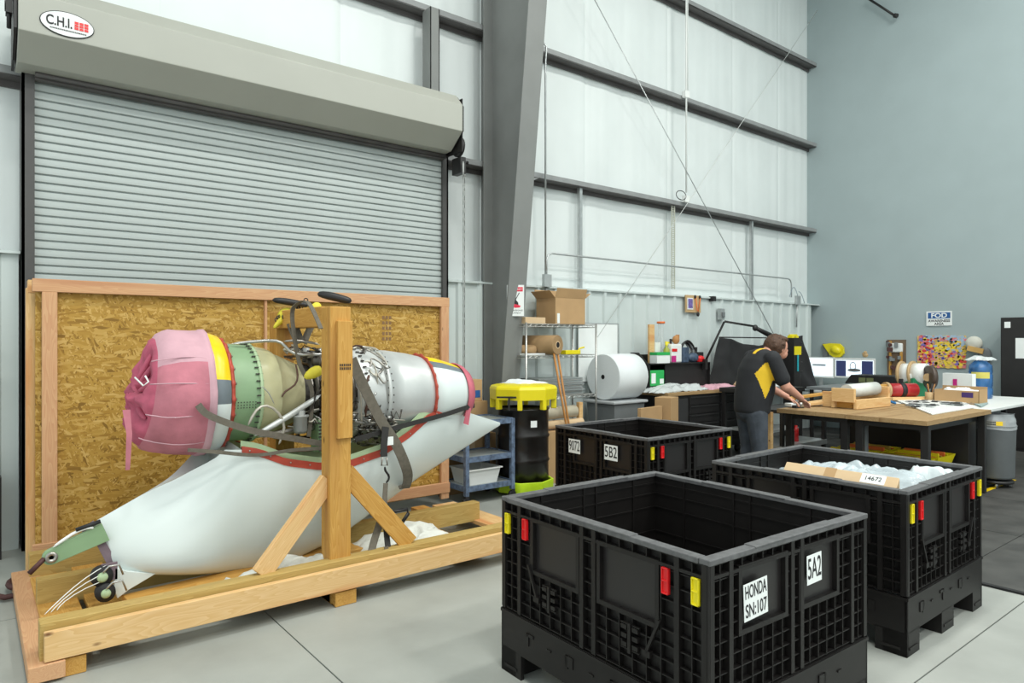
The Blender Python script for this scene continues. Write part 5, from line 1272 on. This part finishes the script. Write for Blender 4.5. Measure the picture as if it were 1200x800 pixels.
# long boards
lp0, lp1 = on(938, 474, ZB+.01), on(1030, 452, .99)
def lboard(a, b, w, h, m_, label, lift=0):
    t = board('long_board', V(a.x, a.y, a.z+lift), V(b.x, b.y, b.z+lift), w, h, m_, None); tag(t, label, 'board'); return t
b0 = atZ(940, 474, ZB+.02); lboard(b0, b0+V(.85, -.40, .10), .14, .03, M_PINE, 'long pale board propped up on the bench before the worker')
lboard(b0+V(.10, .22, .05), b0+V(1.55, -.25, .17), .08, .03, M_AMBER, 'narrow amber board reaching back across the bench behind the jig')
# worker's part
cpt = on(934, 478, ZB)
t_ = thing('machined_part', 'white and black part under the worker\'s hands', 'part', (cpt.x, cpt.y, ZB))
MB().box(cpt+V(.10, .05, .03), (.24, .12, .03), -.45).build('part_sheet', paper, t_); MB().lathe([(-.02, .03), (-.02, .055), (.02, .055), (.02, .03), (-.02, .03)], cpt+V(.04, -.02, .06), 'x', 20).build('part_ring', galv, t_)
MB().box(cpt+V(.02, .0, .015), (.12, .06, .03), -.2).build('part_base', ink, t_)
# red cylinder with dark band, green box, blue clamp, plaster
rc = on(1058, 470, ZB)
t_ = thing('red_canister', 'dark red cylinder with a black band behind the binder', 'canister', rc)
rdv = V(.35, -.22, 0).normalized()
b0_ = atZ(1041, 457, ZB+.13)
MB().tube([b0_, b0_+rdv*.36], .085, 24).build('canister_body', maroon, t_); MB().tube([b0_+rdv*.14, b0_+rdv*.20], .09, 24).bb(b0_+rdv*.17+V(-.02, -.02, -.13), b0_+rdv*.17+V(.02, .02, .14)).build('clamp_band', ink, t_)
t_ = thing('wood_support', 'pale wood support frame under the red cylinder', 'support', b0_)
board('support_rail', V(b0_.x-.05, b0_.y-.04, ZB+.03), V(b0_.x-.05, b0_.y-.04, ZB+.03)+rdv*.5, .12, .035, M_PINE, t_)
MB().lathe([(0, .07), (.015, .07)], b0_-rdv*.03+V(0,0,0), 'x', 20, mi=0).tube([b0_-rdv*.045, b0_-rdv*.012], .10, 20).build('support_disc', tan, t_)
gbp = V(9.75, 3.76, 0)
solo(MB().box(V(gbp.x, gbp.y, ZB+.13), (.2, .2, .26), -.5), 'green_box', greenbox, 'dark green box on the white table beyond the red cylinder', 'box', bevel=.006)
bc = on(1043, 476, ZB)+V(.1, .08, 0)
solo(MB().box(bc+V(0, 0, .06), (.05, .06, .12), .3).tube([bc+V(-.05, 0, .12), bc+V(.05, 0, .05), bc+V(.12, -.05, .02)], .015, 8), 'blue_clamp', mat('clamp_blue', (.02, .16, .42), .4), 'blue hand clamp between the jig and the red cylinder', 'clamp', bevel=.004)
wl = on(1044, 470, ZB)+V(.08, .12, .03)
solo(MB().tube([wl+V(-.06, 0, .08), wl+V(0, 0, .06), wl+V(.06, 0, .0)], [.02, .03, .015], 10), 'white_glove', white_pl, 'white rag beside the blue clamp', 'rag')
# white drum reels (big rolls with tan ends)
for k, (px, lab_) in enumerate(((1058, 'white reel with tan end at left of the green box'), (1071, 'white reel between the green box and dark disc'))):
    c = atX(px, 437, 9.75+k*.0)
    t_ = thing('white_reel', lab_, 'reel', c-V(0, 0, .16))
    dd_ = V(0, -1, 0)
    MB().tube([c+V(0, .0, 0), c+V(0, -.16, 0)], .13, 24).build('reel_body', white_pl, t_); MB().tube([c+V(0, .03, 0), c+V(0, .0, 0)], .16, 24).build('reel_end', tan, t_)
sp = thing('side_table', 'low grey worktable behind the workbenches carrying the reels', 'table', (9.9, 4.3, 0))
MB().bb((9.3, 3.98, .96), (10.6, 5.0, 1.0)).build('table_top', greybin, sp)
for x, y in ((9.35, 4.03), (10.55, 4.03), (9.35, 4.95), (10.55, 4.95)): MB().bb((x-.02, y-.02, .013), (x+.02, y+.02, .96)).build('leg', black_m, sp)
# dark disc + brush pot + white box w printing + cardboard tray
c = atX(1090, 442, 9.6); t_ = thing('dark_disc', 'dark round spool standing right of the white reels', 'spool', c-V(0, 0, .15))
MB().tube([c+V(-.02, .02, 0), c+V(.02, -.02, 0)], .15, 28).build('disc', mat('dark_brown', (.06, .04, .03), .4), t_); MB().tube([c+V(-.03, .02, 0), c+V(-.04, .02, 0)], .05, 16).build('disc_hub', tan, t_)
c = atX(1090, 462, 9.3); c.z = .896
t_ = thing('pencil_pot', 'wood-coloured pot of brushes left of the cardboard tray', 'pot', c)
MB().lathe([(0, 0), (0, .055), (.12, .055), (.12, .045), (.01, .045)], c, 'z', 16).build('pot', tan, t_)
for k in range(7): MB().tube([c+V(0, 0, .03), c+V(.05*math.cos(k), .05*math.sin(k), .22)], .006, 5).build('brush', [black_m, handle_w][k % 2], t_)
c = atX(1122, 458, 9.6); c.z = .896
t_ = thing('printed_carton', 'white carton with coloured print behind the cardboard tray', 'carton', c)
R = Matrix.Rotation(-.25, 3, 'Z')
MB().box(c+V(.2, .05, .17), (.08, .36, .34), -.2).build('carton_body', paper, t_); 
q = MB().box(c+V(.155, .08, .22), (.004, .05, .10), -.2, 1).box(c+V(.158, -.02, .2), (.004, .04, .12), -.2, 2); q.build('print', [ink, magenta, glass_g], t_)
c = atX(1118, 465, 9.25); c.z = .896
t_ = thing('cardboard_tray', 'cut-down cardboard tray with crumpled white paper on the white table', 'tray', c)
tw = 0.0
MB().bb(c+V(0, -.26, 0), c+V(.005, .22, .16)).bb(c+V(0, -.26, 0), c+V(.28, -.255, .18)).bb(c+V(.275, -.26, 0), c+V(.28, .22, .2)).bb(c+V(0, .215, 0), c+V(.28, .22, .16)).bb(c+V(0, -.26, 0), c+V(.28, .22, .004)).build('tray_body', cardb, t_)
MB().bb(c+V(-.003, -.2, .08), c+V(0, -.08, .14)).build('tray_print', mat('deep_violet', (.05, .02, .12), .5), t_)
solo(crumple(c+V(.14, -.02, .12), .2, .40, .08, 71, 24, 24, .5), 'crumpled_paper', paper, 'crumpled white paper filling the cardboard tray', 'paper', solid=.003)
# blue water jug
c = atX(1149, 440, 10.4); zb_ = .896
t_ = thing('water_jug', 'translucent blue water cooler jug with yellow label on the white table', 'jug', (c.x, c.y, zb_))
hh = atX(1149, 421, 10.4).z-zb_; r = .135
MB().lathe([(0, 0), (0, r*.95), (.03, r), (hh*.25, r), (hh*.28, r*.94), (hh*.33, r), (hh*.6, r), (hh*.63, r*.94), (hh*.68, r), (hh*.85, r*.96), (hh*.97, r*.5), (hh, r*.3), (hh, 0)], (c.x, c.y, zb_), 'z', 32).build('jug_body', bluep, t_)
an = math.atan2(-c.y, -c.x); MB().lathe([(hh*.52, r+.003), (hh*.68, r+.003)], (c.x, c.y, zb_), 'z', 12, an-.8, an+.8).build('jug_label', mat('pale_yellow_label', (.62, .55, .12), .5), t_)
solo(crumple((c.x, c.y, zb_+hh-.01), .22, .3, .07, 81, 20, 20, .5), 'bag_over_jug', mat('bag_film2', (0,0,0)), 'clear plastic bag draped over the blue jug', 'bag', solid=.002)
# hanging cap
c = atX(1143, 406, XR-.06)
t_ = thing('baseball_cap', 'pale cap with tan band hanging on the grey wall above the jug', 'cap', c)
MB().ell(c+V(0, .02, .05), (.07, .125, .12), 20).build('cap_crown', mat('pale_cap', (.62, .62, .55), .8), t_); MB().box(c+V(-.07, -.02, -.05), (.02, .23, .08), 0, 0, Matrix.Rotation(.25, 3, 'X')).build('cap_band', mat('tan_band', (.62, .38, .12), .7), t_)
MB().ell(c+V(-.03, -.14, -.14), (.03, .10, .13), 16).build('cap_strap', greybin, t_)
# black cabinet at right
kb = thing('storage_cabinet', 'tall black steel cabinet at the far right edge with papers on it', 'cabinet', (12.4, 2.9, 0))
MB().bb((12.2, 1.6, 0.013), (12.75, 3.50, 2.0)).build('cabinet_body', black_m, kb, .006)
MB().bb((12.185, 1.62, .06), (12.2, 2.54, 1.97)).build('cabinet_door', black_m, kb); MB().bb((12.185, 2.56, .06), (12.2, 3.48, 1.97)).build('cabinet_door', black_m, kb)
for p in (((1177, 377), (1184, 384)), ((1190, 396), (1204, 420))):
    a, b = atX(*p[0], 12.18), atX(*p[1], 12.18); MB().bb((12.18, min(a.y, b.y), min(a.z, b.z)), (12.184, max(a.y, b.y), max(a.z, b.z))).build('taped_paper', paper, kb)
# left far desk + monitors
dk = thing('computer_desk', 'white desk against the grey wall carrying two monitors', 'desk', (12.3, 6.0, 0))
MB().bb((11.75, 5.0, .74), (12.75, 6.5, .77)).build('desk_top', white_pl, dk)
for x, y in ((11.8, 5.05), (12.7, 5.05), (11.8, 6.45), (12.7, 6.45)): MB().bb((x-.02, y-.02, .013), (x+.02, y+.02, .74)).build('leg', galv, dk)
for k, (pa, pb_, lab_) in enumerate((((945, 418), (977, 443), 'left monitor showing a blank white page'), ((978, 419), (1025, 444), 'right monitor showing a drawing between navy panels'))):
    X = 12.3; a, b = atX(*pa, X), atX(*pb_, X)
    t_ = thing('monitor', lab_, 'monitor', ((X+.1), (a.y+b.y)/2, .77))
    MB().bb((X+.002, b.y, b.z), (X+.04, a.y, a.z)).build('housing', white_pl, t_, .004)
    w = a.y-b.y; h = a.z-b.z
    if k == 0:
        MB().bb((X, b.y+.02, b.z+.03), (X+.002, a.y-.02, a.z-.02)).build('screen', screen_w, t_)
        MB().bb((X-.001, b.y+.15, a.z-.16), (X, a.y-.12, a.z-.13)).build('screen_window', galv, t_)
    else:
        MB().bb((X, b.y+.02, b.z+.03), (X+.002, a.y-.02, a.z-.04)).build('screen', screen_w, t_)
        MB().bb((X-.002, a.y-.03-.25*w, b.z+.03), (X, a.y-.03, a.z-.05)).build('screen_panel', screen_n, t_); MB().bb((X-.002, b.y+.03, b.z+.03), (X, b.y+.03+.27*w, a.z-.05)).build('screen_panel', screen_n, t_)
        q = MB(); cc = V(X-.002, a.y-.47*w, b.z+.6*h); q.tube([cc+V(0, .05*math.cos(t), .07*math.sin(t)) for t in [i*.5 for i in range(14)]], .006, 5).ell(cc+V(0, -.02, -.2*h), (.002, .12, .03)); q.build('screen_drawing', greybin, t_)
    MB().bb((X+.03, (a.y+b.y)/2-.03, .77), (X+.06, (a.y+b.y)/2+.03, a.z-.1)).bb((X-.05, (a.y+b.y)/2-.12, .77), (X+.15, (a.y+b.y)/2+.12, .785)).build('stand', galv, t_)
# things on monitors / walls
c = atX(977, 410, XR-.05)
t_ = thing('yellow_hat', 'yellow hard-brimmed hat hanging on the grey wall over the monitors', 'hat', c)
MB().prism([(.20, .11), (.05, .13), (-.12, .12), (-.19, .05), (-.20, -.06), (-.14, -.13), (-.02, -.14), (.06, -.09), (.14, .02)], lambda a, b, t: c+V(t, a, b), -.03, .02).ell(c+V(-.04, -.06, .0), (.06, .10, .075), 16, R=Matrix.Rotation(.4, 3, 'X')).build('hat_body', yelp, t_)
MB().bb(c+V(-.0, .12, -.14), c+V(.03, .22, .12)).build('hat_backing', greybin, t_)
c = atX(1014, 419, 12.32)
solo(MB().ell(c+V(0, 0, .045), (.03, .05, .04)).ell(c+V(0, 0, .09), (.03, .03, .03)).ell(c+V(0, .035, .07), (.02, .02, .02)), 'desk_figurine', tan, 'tiny tan figurine on top of the right monitor', 'figurine')
for k, (py, m_) in enumerate(()): pass
rk = thing('tool_rack', 'wood and strap tool rack hanging on the grey wall left of the painting', 'rack', atX(1049, 420, XR-.1))
c = atX(1049, 418, XR-.1)
board('rack_rail', c+V(0, .08, -.36), c+V(0, .08, .28), .03, .05, M_AMBER, rk, up=(1,0,0)); board('rack_rail', c+V(0, -.10, -.30), c+V(0, -.10, .2), .03, .05, M_AMBER, rk, up=(1,0,0))
MB().bb(c+V(-.03, -.12, .08), c+V(.05, .14, .24)).build('rack_pouch', paper, rk, .02); MB().bb(c+V(.02, -.14, -.36), c+V(.1, .14, .30)).build('rack_back', mat('rack_brown', (.16, .11, .07), .7), rk)
rg5 = random.Random(2)
for k in range(12): 
    p = c+V(-.04, rg5.uniform(-.12, .12), rg5.uniform(-.34, .30)); MB().box(p, (.05, rg5.uniform(.03, .09), rg5.uniform(.03, .09)), rg5.uniform(0, 1)).build('hanging_tool', rg5.choice([tan, black_m, rust, greybin]), rk, .004)
# keyboard-ish colourful row and printer, black equipment table
q = thing('parts_tray', 'tray of red and yellow small parts in front of the monitors', 'tray', atX(995, 452, 11.9))
c = atX(995, 452, 11.85); c.z = .772
MB().bb(c+V(-.12, -.42, 0), c+V(.1, .42, .02)).build('tray_body', black_m, q)
for k in range(9): MB().box(c+V(-.05, .38-.09*k, .05), (.06, .05, .06), k).build('small_part', [redp, black_m, redp, black_m, orange, black_m, yelp, galv, black_m][k], q)
c = atX(1022, 449, 11.0)
t_ = thing('black_case', 'black equipment case with small windows behind the jig', 'case', V(11.0, c.y, 1.0))
MB().prism([(-.42, 0), (.42, 0), (.42, .06), (.33, .18), (-.33, .18), (-.42, .06)], lambda a, b, t: V(11.0+t, c.y+a, .93+b), 0, .4).build('case_body', black_m, t_, .01)
MB().bb((10.99, c.y+.1, 1.0), (11.0, c.y+.2, 1.07)).bb((10.99, c.y-.02, 1.0), (11.0, c.y+.08, 1.07)).build('case_window', mat('olive_glass', (.16, .18, .08), .3), t_)
t_ = thing('equipment_table', 'black work table beyond the benches in front of the computer desk', 'table', (9.8, 5.2, 0))
MB().bb((8.3, 5.05, .93), (9.35, 5.75, .99)).build('table_top', black_m, t_)
MB().bb((8.35, 5.1, .4), (9.3, 5.7, .42)).build('shelf', galv, t_)
for x, y in ((8.35, 5.1), (9.3, 5.1), (8.35, 5.7), (9.3, 5.7)): MB().bb((x-.025, y-.025, .013), (x+.025, y+.025, .93)).build('leg', black_m, t_)
t_ = thing('case_table', 'plain grey table holding the black equipment case', 'table', (11.2, 4.9, 0))
MB().bb((10.85, 4.3, .89), (11.5, 5.6, .925)).build('table_top', greybin, t_)
for x, y in ((10.9, 4.35), (11.45, 4.35), (10.9, 5.55), (11.45, 5.55)): MB().bb((x-.02, y-.02, .013), (x+.02, y+.02, .89)).build('leg', black_m, t_)
solo(MB().prism([(0, 0), (.5, 0), (.5, .02), (.05, .30), (0, .30)], lambda a, b, t: V(8.9+a, 5.35+t, .992+b), 0, .3), 'white_wedge', paper, 'white wedge shaped paper stack on the black work table', 'paper')
# low shelf under, seen left of bench legs
t_ = thing('low_shelf', 'low grey metal shelf under the benches behind the worker', 'shelf', (8.5, 4.6, 0))
MB().bb((7.55, 4.35, .33), (8.6, 4.85, .39)).build('shelf_deck', galv, t_); MB().bb((7.55, 4.35, .78), (8.6, 4.85, .82)).build('shelf_deck', black_m, t_)
for x, y in ((7.58, 4.38), (8.57, 4.38), (7.58, 4.82), (8.57, 4.82)): MB().bb((x-.02, y-.02, .013), (x+.02, y+.02, .82)).build('leg', black_m, t_)
for k, (px, m_, lb_) in enumerate(((932, redp, 'red can on the low grey shelf'), (927, white_pl, 'pale bottle left of the red can on the low shelf'))):
    c = atY(px, 500, 4.5); t_ = thing('can', lb_, 'can', (c.x, 4.5, .391)); MB().lathe([(0, 0), (0, .04), (.16, .04), (.17, .025), (.2, .025), (.2, 0)], (c.x, 4.5, .391), 'z', 16).build('can_body', m_, t_)
# yellow bins under near benches
ysh = thing('bin_shelf', 'low black shelf under the nearer workbench holding yellow trays', 'shelf', (8.0, 3.3, 0))
MB().bb((7.25, 2.75, .30), (8.35, 3.9, .325)).build('shelf_deck', black_m, ysh)
for x, y in ((7.28, 2.78), (8.32, 2.78), (7.28, 3.87), (8.32, 3.87)): MB().bb((x-.02, y-.02, .013), (x+.02, y+.02, .30)).build('leg', black_m, ysh)
labs = ['yellow parts tray nearest the bench corner leg', 'yellow parts tray at the right end of the low shelf', 'yellow parts tray at the back left of the low shelf', 'yellow parts tray at the back right of the low shelf']
for k, (x, y) in enumerate(((7.3, 2.8), (7.85, 2.8), (7.3, 3.35), (7.85, 3.35))):
    t_ = thing('parts_bin', labs[k], 'tray', (x+.24, y+.25, .326), group='yellow trays on the low shelf')
    q = MB(); tub(q, x, x+.48, y, y+.5, .326, .43, .03); q.build('tray_body', yelp, t_)
    for j in range(5): MB().bb((x+.06+j*.08, y+.05, .34), (x+.09+j*.08, y+.45, .425+.03*(j % 2))).build('tray_content', [mat('amber_parts', (.50, .33, .05), .5), orange, yelp][(j+k) % 3], t_)
# yellow-and-black tool tower behind worker
c = atY(928, 445, 6.0)
t_ = thing('tool_tower', 'black narrow tool stand with yellow band and clamps right of the worker', 'stand', (c.x, 6.0, .992))
z0_ = .0; xw = .13
MB().bb((c.x-.10, 5.9, 0.013), (c.x+.10, 6.1, 1.70)).build('tower_body', black_m, t_, .006)
zz2 = atY(928, 410, 5.9).z; MB().bb((c.x-.105, 5.893, zz2-.08), (c.x+.105, 5.9, zz2+.06)).build('yellow_band', yelp, t_)
for k in range(4): zk = 1.15+.16*k; MB().tube([(c.x+.09, 5.95, zk), (c.x+.2, 5.93, zk-.01)], .008, 6).build('peg', black_m, t_)
q = MB(); 
for k in range(5): q.box((c.x-.08+.04*k, 5.98, 1.72+.02*(k % 2)), (.05, .08, .04), k)
q.build('yellow_clamps', yelp, t_); MB().bb((c.x-.03, 5.88, zz2-.35), (c.x+.0, 5.892, zz2-.08)).build('teal_strap', teal, t_)
# left edge: dark red-brown scroll on the floor and folded door lying by wall
c = atZ(18, 688, .03)
q = MB()
for (cc, r0, turns, dr_) in ((c+V(.04, 0, 0), .10, 1.6, -.03),):
    q.tube([cc+V((r0+dr_*t/6)*math.cos(t*.4+1), (r0+dr_*t/6)*1.6*math.sin(t*.4+1), .02) for t in range(26)], .02, 8)
q.tube([c+V(-.15, -.02, 0), c+V(-.06, -.18, 0), c+V(.10, -.16, 0), c+V(.16, .05, 0)], .018, 8)
solo(q, 'chain_coil', rust, 'dark red coil of hose on the floor left of the crate wall', 'coil')
solo(MB().bb((-.1, 6.40, 0), (.18, 6.52, .62)), 'leaning_panel', black_m, 'dark panel standing by the wall at the far left edge', 'panel', bevel=.004)

# ============================================================ PERSON
pr = thing('person', 'person in black and yellow polo shirt and jeans bending over the workbench', 'person', (6.51, 4.10, .012), math.radians(-27))
def caps(mb, a, b, ra, rb, n=14, sy=1):
    a, b = Vector(a), Vector(b); pts = [a.lerp(b, t/6) for t in range(7)]; mb.tube(pts, [ra+(rb-ra)*t/6 for t in range(7)], n); mb.ell(a, (ra,)*3, n); mb.ell(b, (rb,)*3, n)
def remesh(mb, name, mats, vox, smooth=6, fn=None, parent=pr):
    me = mb.mesh(name, mats); o = bpy.data.objects.new(name, me); COL.objects.link(o)
    md = o.modifiers.new('r', 'REMESH'); md.mode = 'VOXEL'; md.voxel_size = vox; md.use_smooth_shade = True
    sm = o.modifiers.new('s', 'SMOOTH'); sm.factor = .6; sm.iterations = smooth
    bpy.context.view_layer.update()
    m2 = bpy.data.meshes.new_from_object(o.evaluated_get(bpy.context.evaluated_depsgraph_get())); bpy.data.objects.remove(o)
    m2.materials.clear(); [m2.materials.append(m) for m in (mats if isinstance(mats, list) else [mats])]
    for p in m2.polygons:
        p.use_smooth = True; p.material_index = fn(p.center) if fn else 0
    m2.name = name; o = bpy.data.objects.new(name, m2); COL.objects.link(o); o.parent = parent; return o
# joints (local: x forward, y left, z up)
hip = V(0, 0, .93); belly = V(.05, 0, 1.12); chest = V(.08, 0, 1.36); neck = V(.17, 0, 1.53); head = V(.305, 0, 1.565)
shR, shL = V(.10, -.215, 1.45), V(.12, .215, 1.45)
elR, elL = V(.22, -.27, 1.16), V(.24, .24, 1.17); wrR, wrL = V(.46, -.17, 1.03), V(.47, .10, 1.03)
legs = []
def torso(mb, k=0):
    prof_ = [(-.01, .92, .16, .19), (.01, 1.02, .178, .20), (.03, 1.12, .185, .205), (.04, 1.22, .178, .205), (.05, 1.32, .165, .208), (.075, 1.40, .145, .205), (.10, 1.46, .112, .17)]
    for i in range(6):
        for j in range(4):
            t = j/4; a, b = prof_[i], prof_[i+1]; x, z, rx_, ry_ = [a[q]+(b[q]-a[q])*t for q in range(4)]
            mb.ell((x, 0, z), (rx_+k, ry_+k, .10+k), 28)
def legsf(mb, k=0):
    for s in (-1, 1):
        h_ = V(-.01, .095*s, .88); kn = V(.02, .11*s, .50); an_ = V(-.03, .12*s, .09)
        caps(mb, h_, kn, .105+k, .07+k); caps(mb, kn, an_, .068+k*1.2, .045+k*1.6)
body = MB(); torso(body, -.012); legsf(body, -.012)
caps(body, V(.13, 0, 1.46), neck+V(.04, 0, .02), .065, .06)
body.ell(head, (.095, .078, .115), 24, R=Matrix.Rotation(.55, 3, 'Y')); body.ell(head+V(.045, 0, -.07), (.06, .052, .055), 16)
body.ell(head+V(.095, 0, -.035), (.022, .014, .022), 10)   # nose
body.ell(head+V(.082, 0, -.082), (.018, .028, .010), 10)   # lips
for s in (-1, 1):
    body.ell(head+V(-.005, .08*s, -.015), (.02, .012, .032), 10); body.ell(head+V(.075, .03*s, .0), (.016, .02, .01), 8)
for sh, el, wr, s in ((shR, elR, wrR, -1), (shL, elL, wrL, 1)):
    caps(body, sh, el, .062, .054); caps(body, el, wr, .054, .033)
    d = (wr-el).normalized(); side = V(0, 0, 1).cross(d).normalized(); upv = d.cross(side)
    palm = wr + d*.05 + V(0, 0, -.008)
    body.ell(palm, (.050, .040, .018), 14, R=Matrix((d, side, upv)).transposed())
    for k, (off, L_) in enumerate(((-.030, .058), (-.010, .072), (.011, .068), (.030, .052))):
        b0 = palm+d*.035+side*off; b1 = b0+d*L_*.5-V(0, 0, .010); b2 = b1+d*L_*.35-V(0, 0, .026); caps(body, b0, b1, .0095, .009, 8); caps(body, b1, b2, .009, .0075, 8)
    b0 = palm-d*.015-side*s*.03*-1*(-1); b1 = b0+(d*.6+side*(-s)*-.8*-1).normalized()*.04-V(0, 0, .01); caps(body, b0, b1, .012, .010, 8); caps(body, b1, b1+d*.03-V(0, 0, .012), .010, .008, 8)
for s in (-1, 1): body.ell(V(.04, .12*s, .045), (.12, .045, .04), 14)
remesh(body, 'body', skin_m, .0065, 3)
# eyes
q = MB()
for s in (-1, 1): q.ell(head+V(.083, .030*s, -.008), (.010, .012, .008), 10)
q.build('eyes', mat('eye_dark', (.03, .02, .02), .2), pr, world=False)
# jeans
j = MB(); legsf(j, .012); j.ell(hip+V(-.01, 0, -.02), (.165, .195, .15), 24)
remesh(j, 'jeans', denim, .010, 4)
# shoes
for s in (-1, 1):
    q = MB(); q.ell(V(.045, .12*s, .05), (.145, .055, .048), 18); q.bb((-.09, .12*s-.05, .0), (.18, .12*s+.05, .02)); q.build('shoe', rubber, pr, world=False)
# shirt
sh_ = MB(); torso(sh_, .014)
for sh, el in ((shR, elR), (shL, elL)): caps(sh_, sh, sh.lerp(el, .72), .088, .082)
for q in range(5): sh_.ell(V(.0, 0, .90+.03*q), (.178, .208, .07), 28)
def ycol(c):
    if c.y < -.09 and c.z < 1.43:
        f = (1.43-c.z)/.40
        if 0 < f < 1:
            mid = .04 - .02*f; hw = .105*min(1, f*3.0)*(1-max(0, f-.35)/.65)
            if abs(c.x-mid) < hw and c.y > -.245 + (.0 if c.z < 1.3 else 0): return 1
    if c.z > 1.50 and c.x < .12 and -.075 < c.y < -.035: return 1
    return 0
remesh(sh_, 'polo_shirt', [shirt_m, shirt_y], .009, 14, ycol)
# hair
hr_ = MB(); hr_.ell(head+V(-.042, 0, .025), (.116, .106, .118), 26, R=Matrix.Rotation(.5, 3, 'Y')); hr_.ell(head+V(-.08, 0, -.02), (.07, .078, .075), 18); hr_.ell(head+V(.055, 0, .085), (.05, .07, .035), 14)
rgh = random.Random(6)
for k in range(60):
    th = rgh.uniform(0, 2*PI); ph = rgh.uniform(0, 1.75)
    d = V(math.sin(ph)*math.cos(th), math.sin(ph)*math.sin(th), math.cos(ph))
    if d.x > .3 and d.z < .5: continue
    hr_.ell(head+V(-.03, 0, .02)+V(d.x*.116, d.y*.102, d.z*.115), (.02, .02, .016), 8)
for s in (-1, 1): hr_.ell(head+V(-.01, .078*s, .035), (.045, .02, .045), 10)
remesh(hr_, 'hair', hair_m, .007, 1)
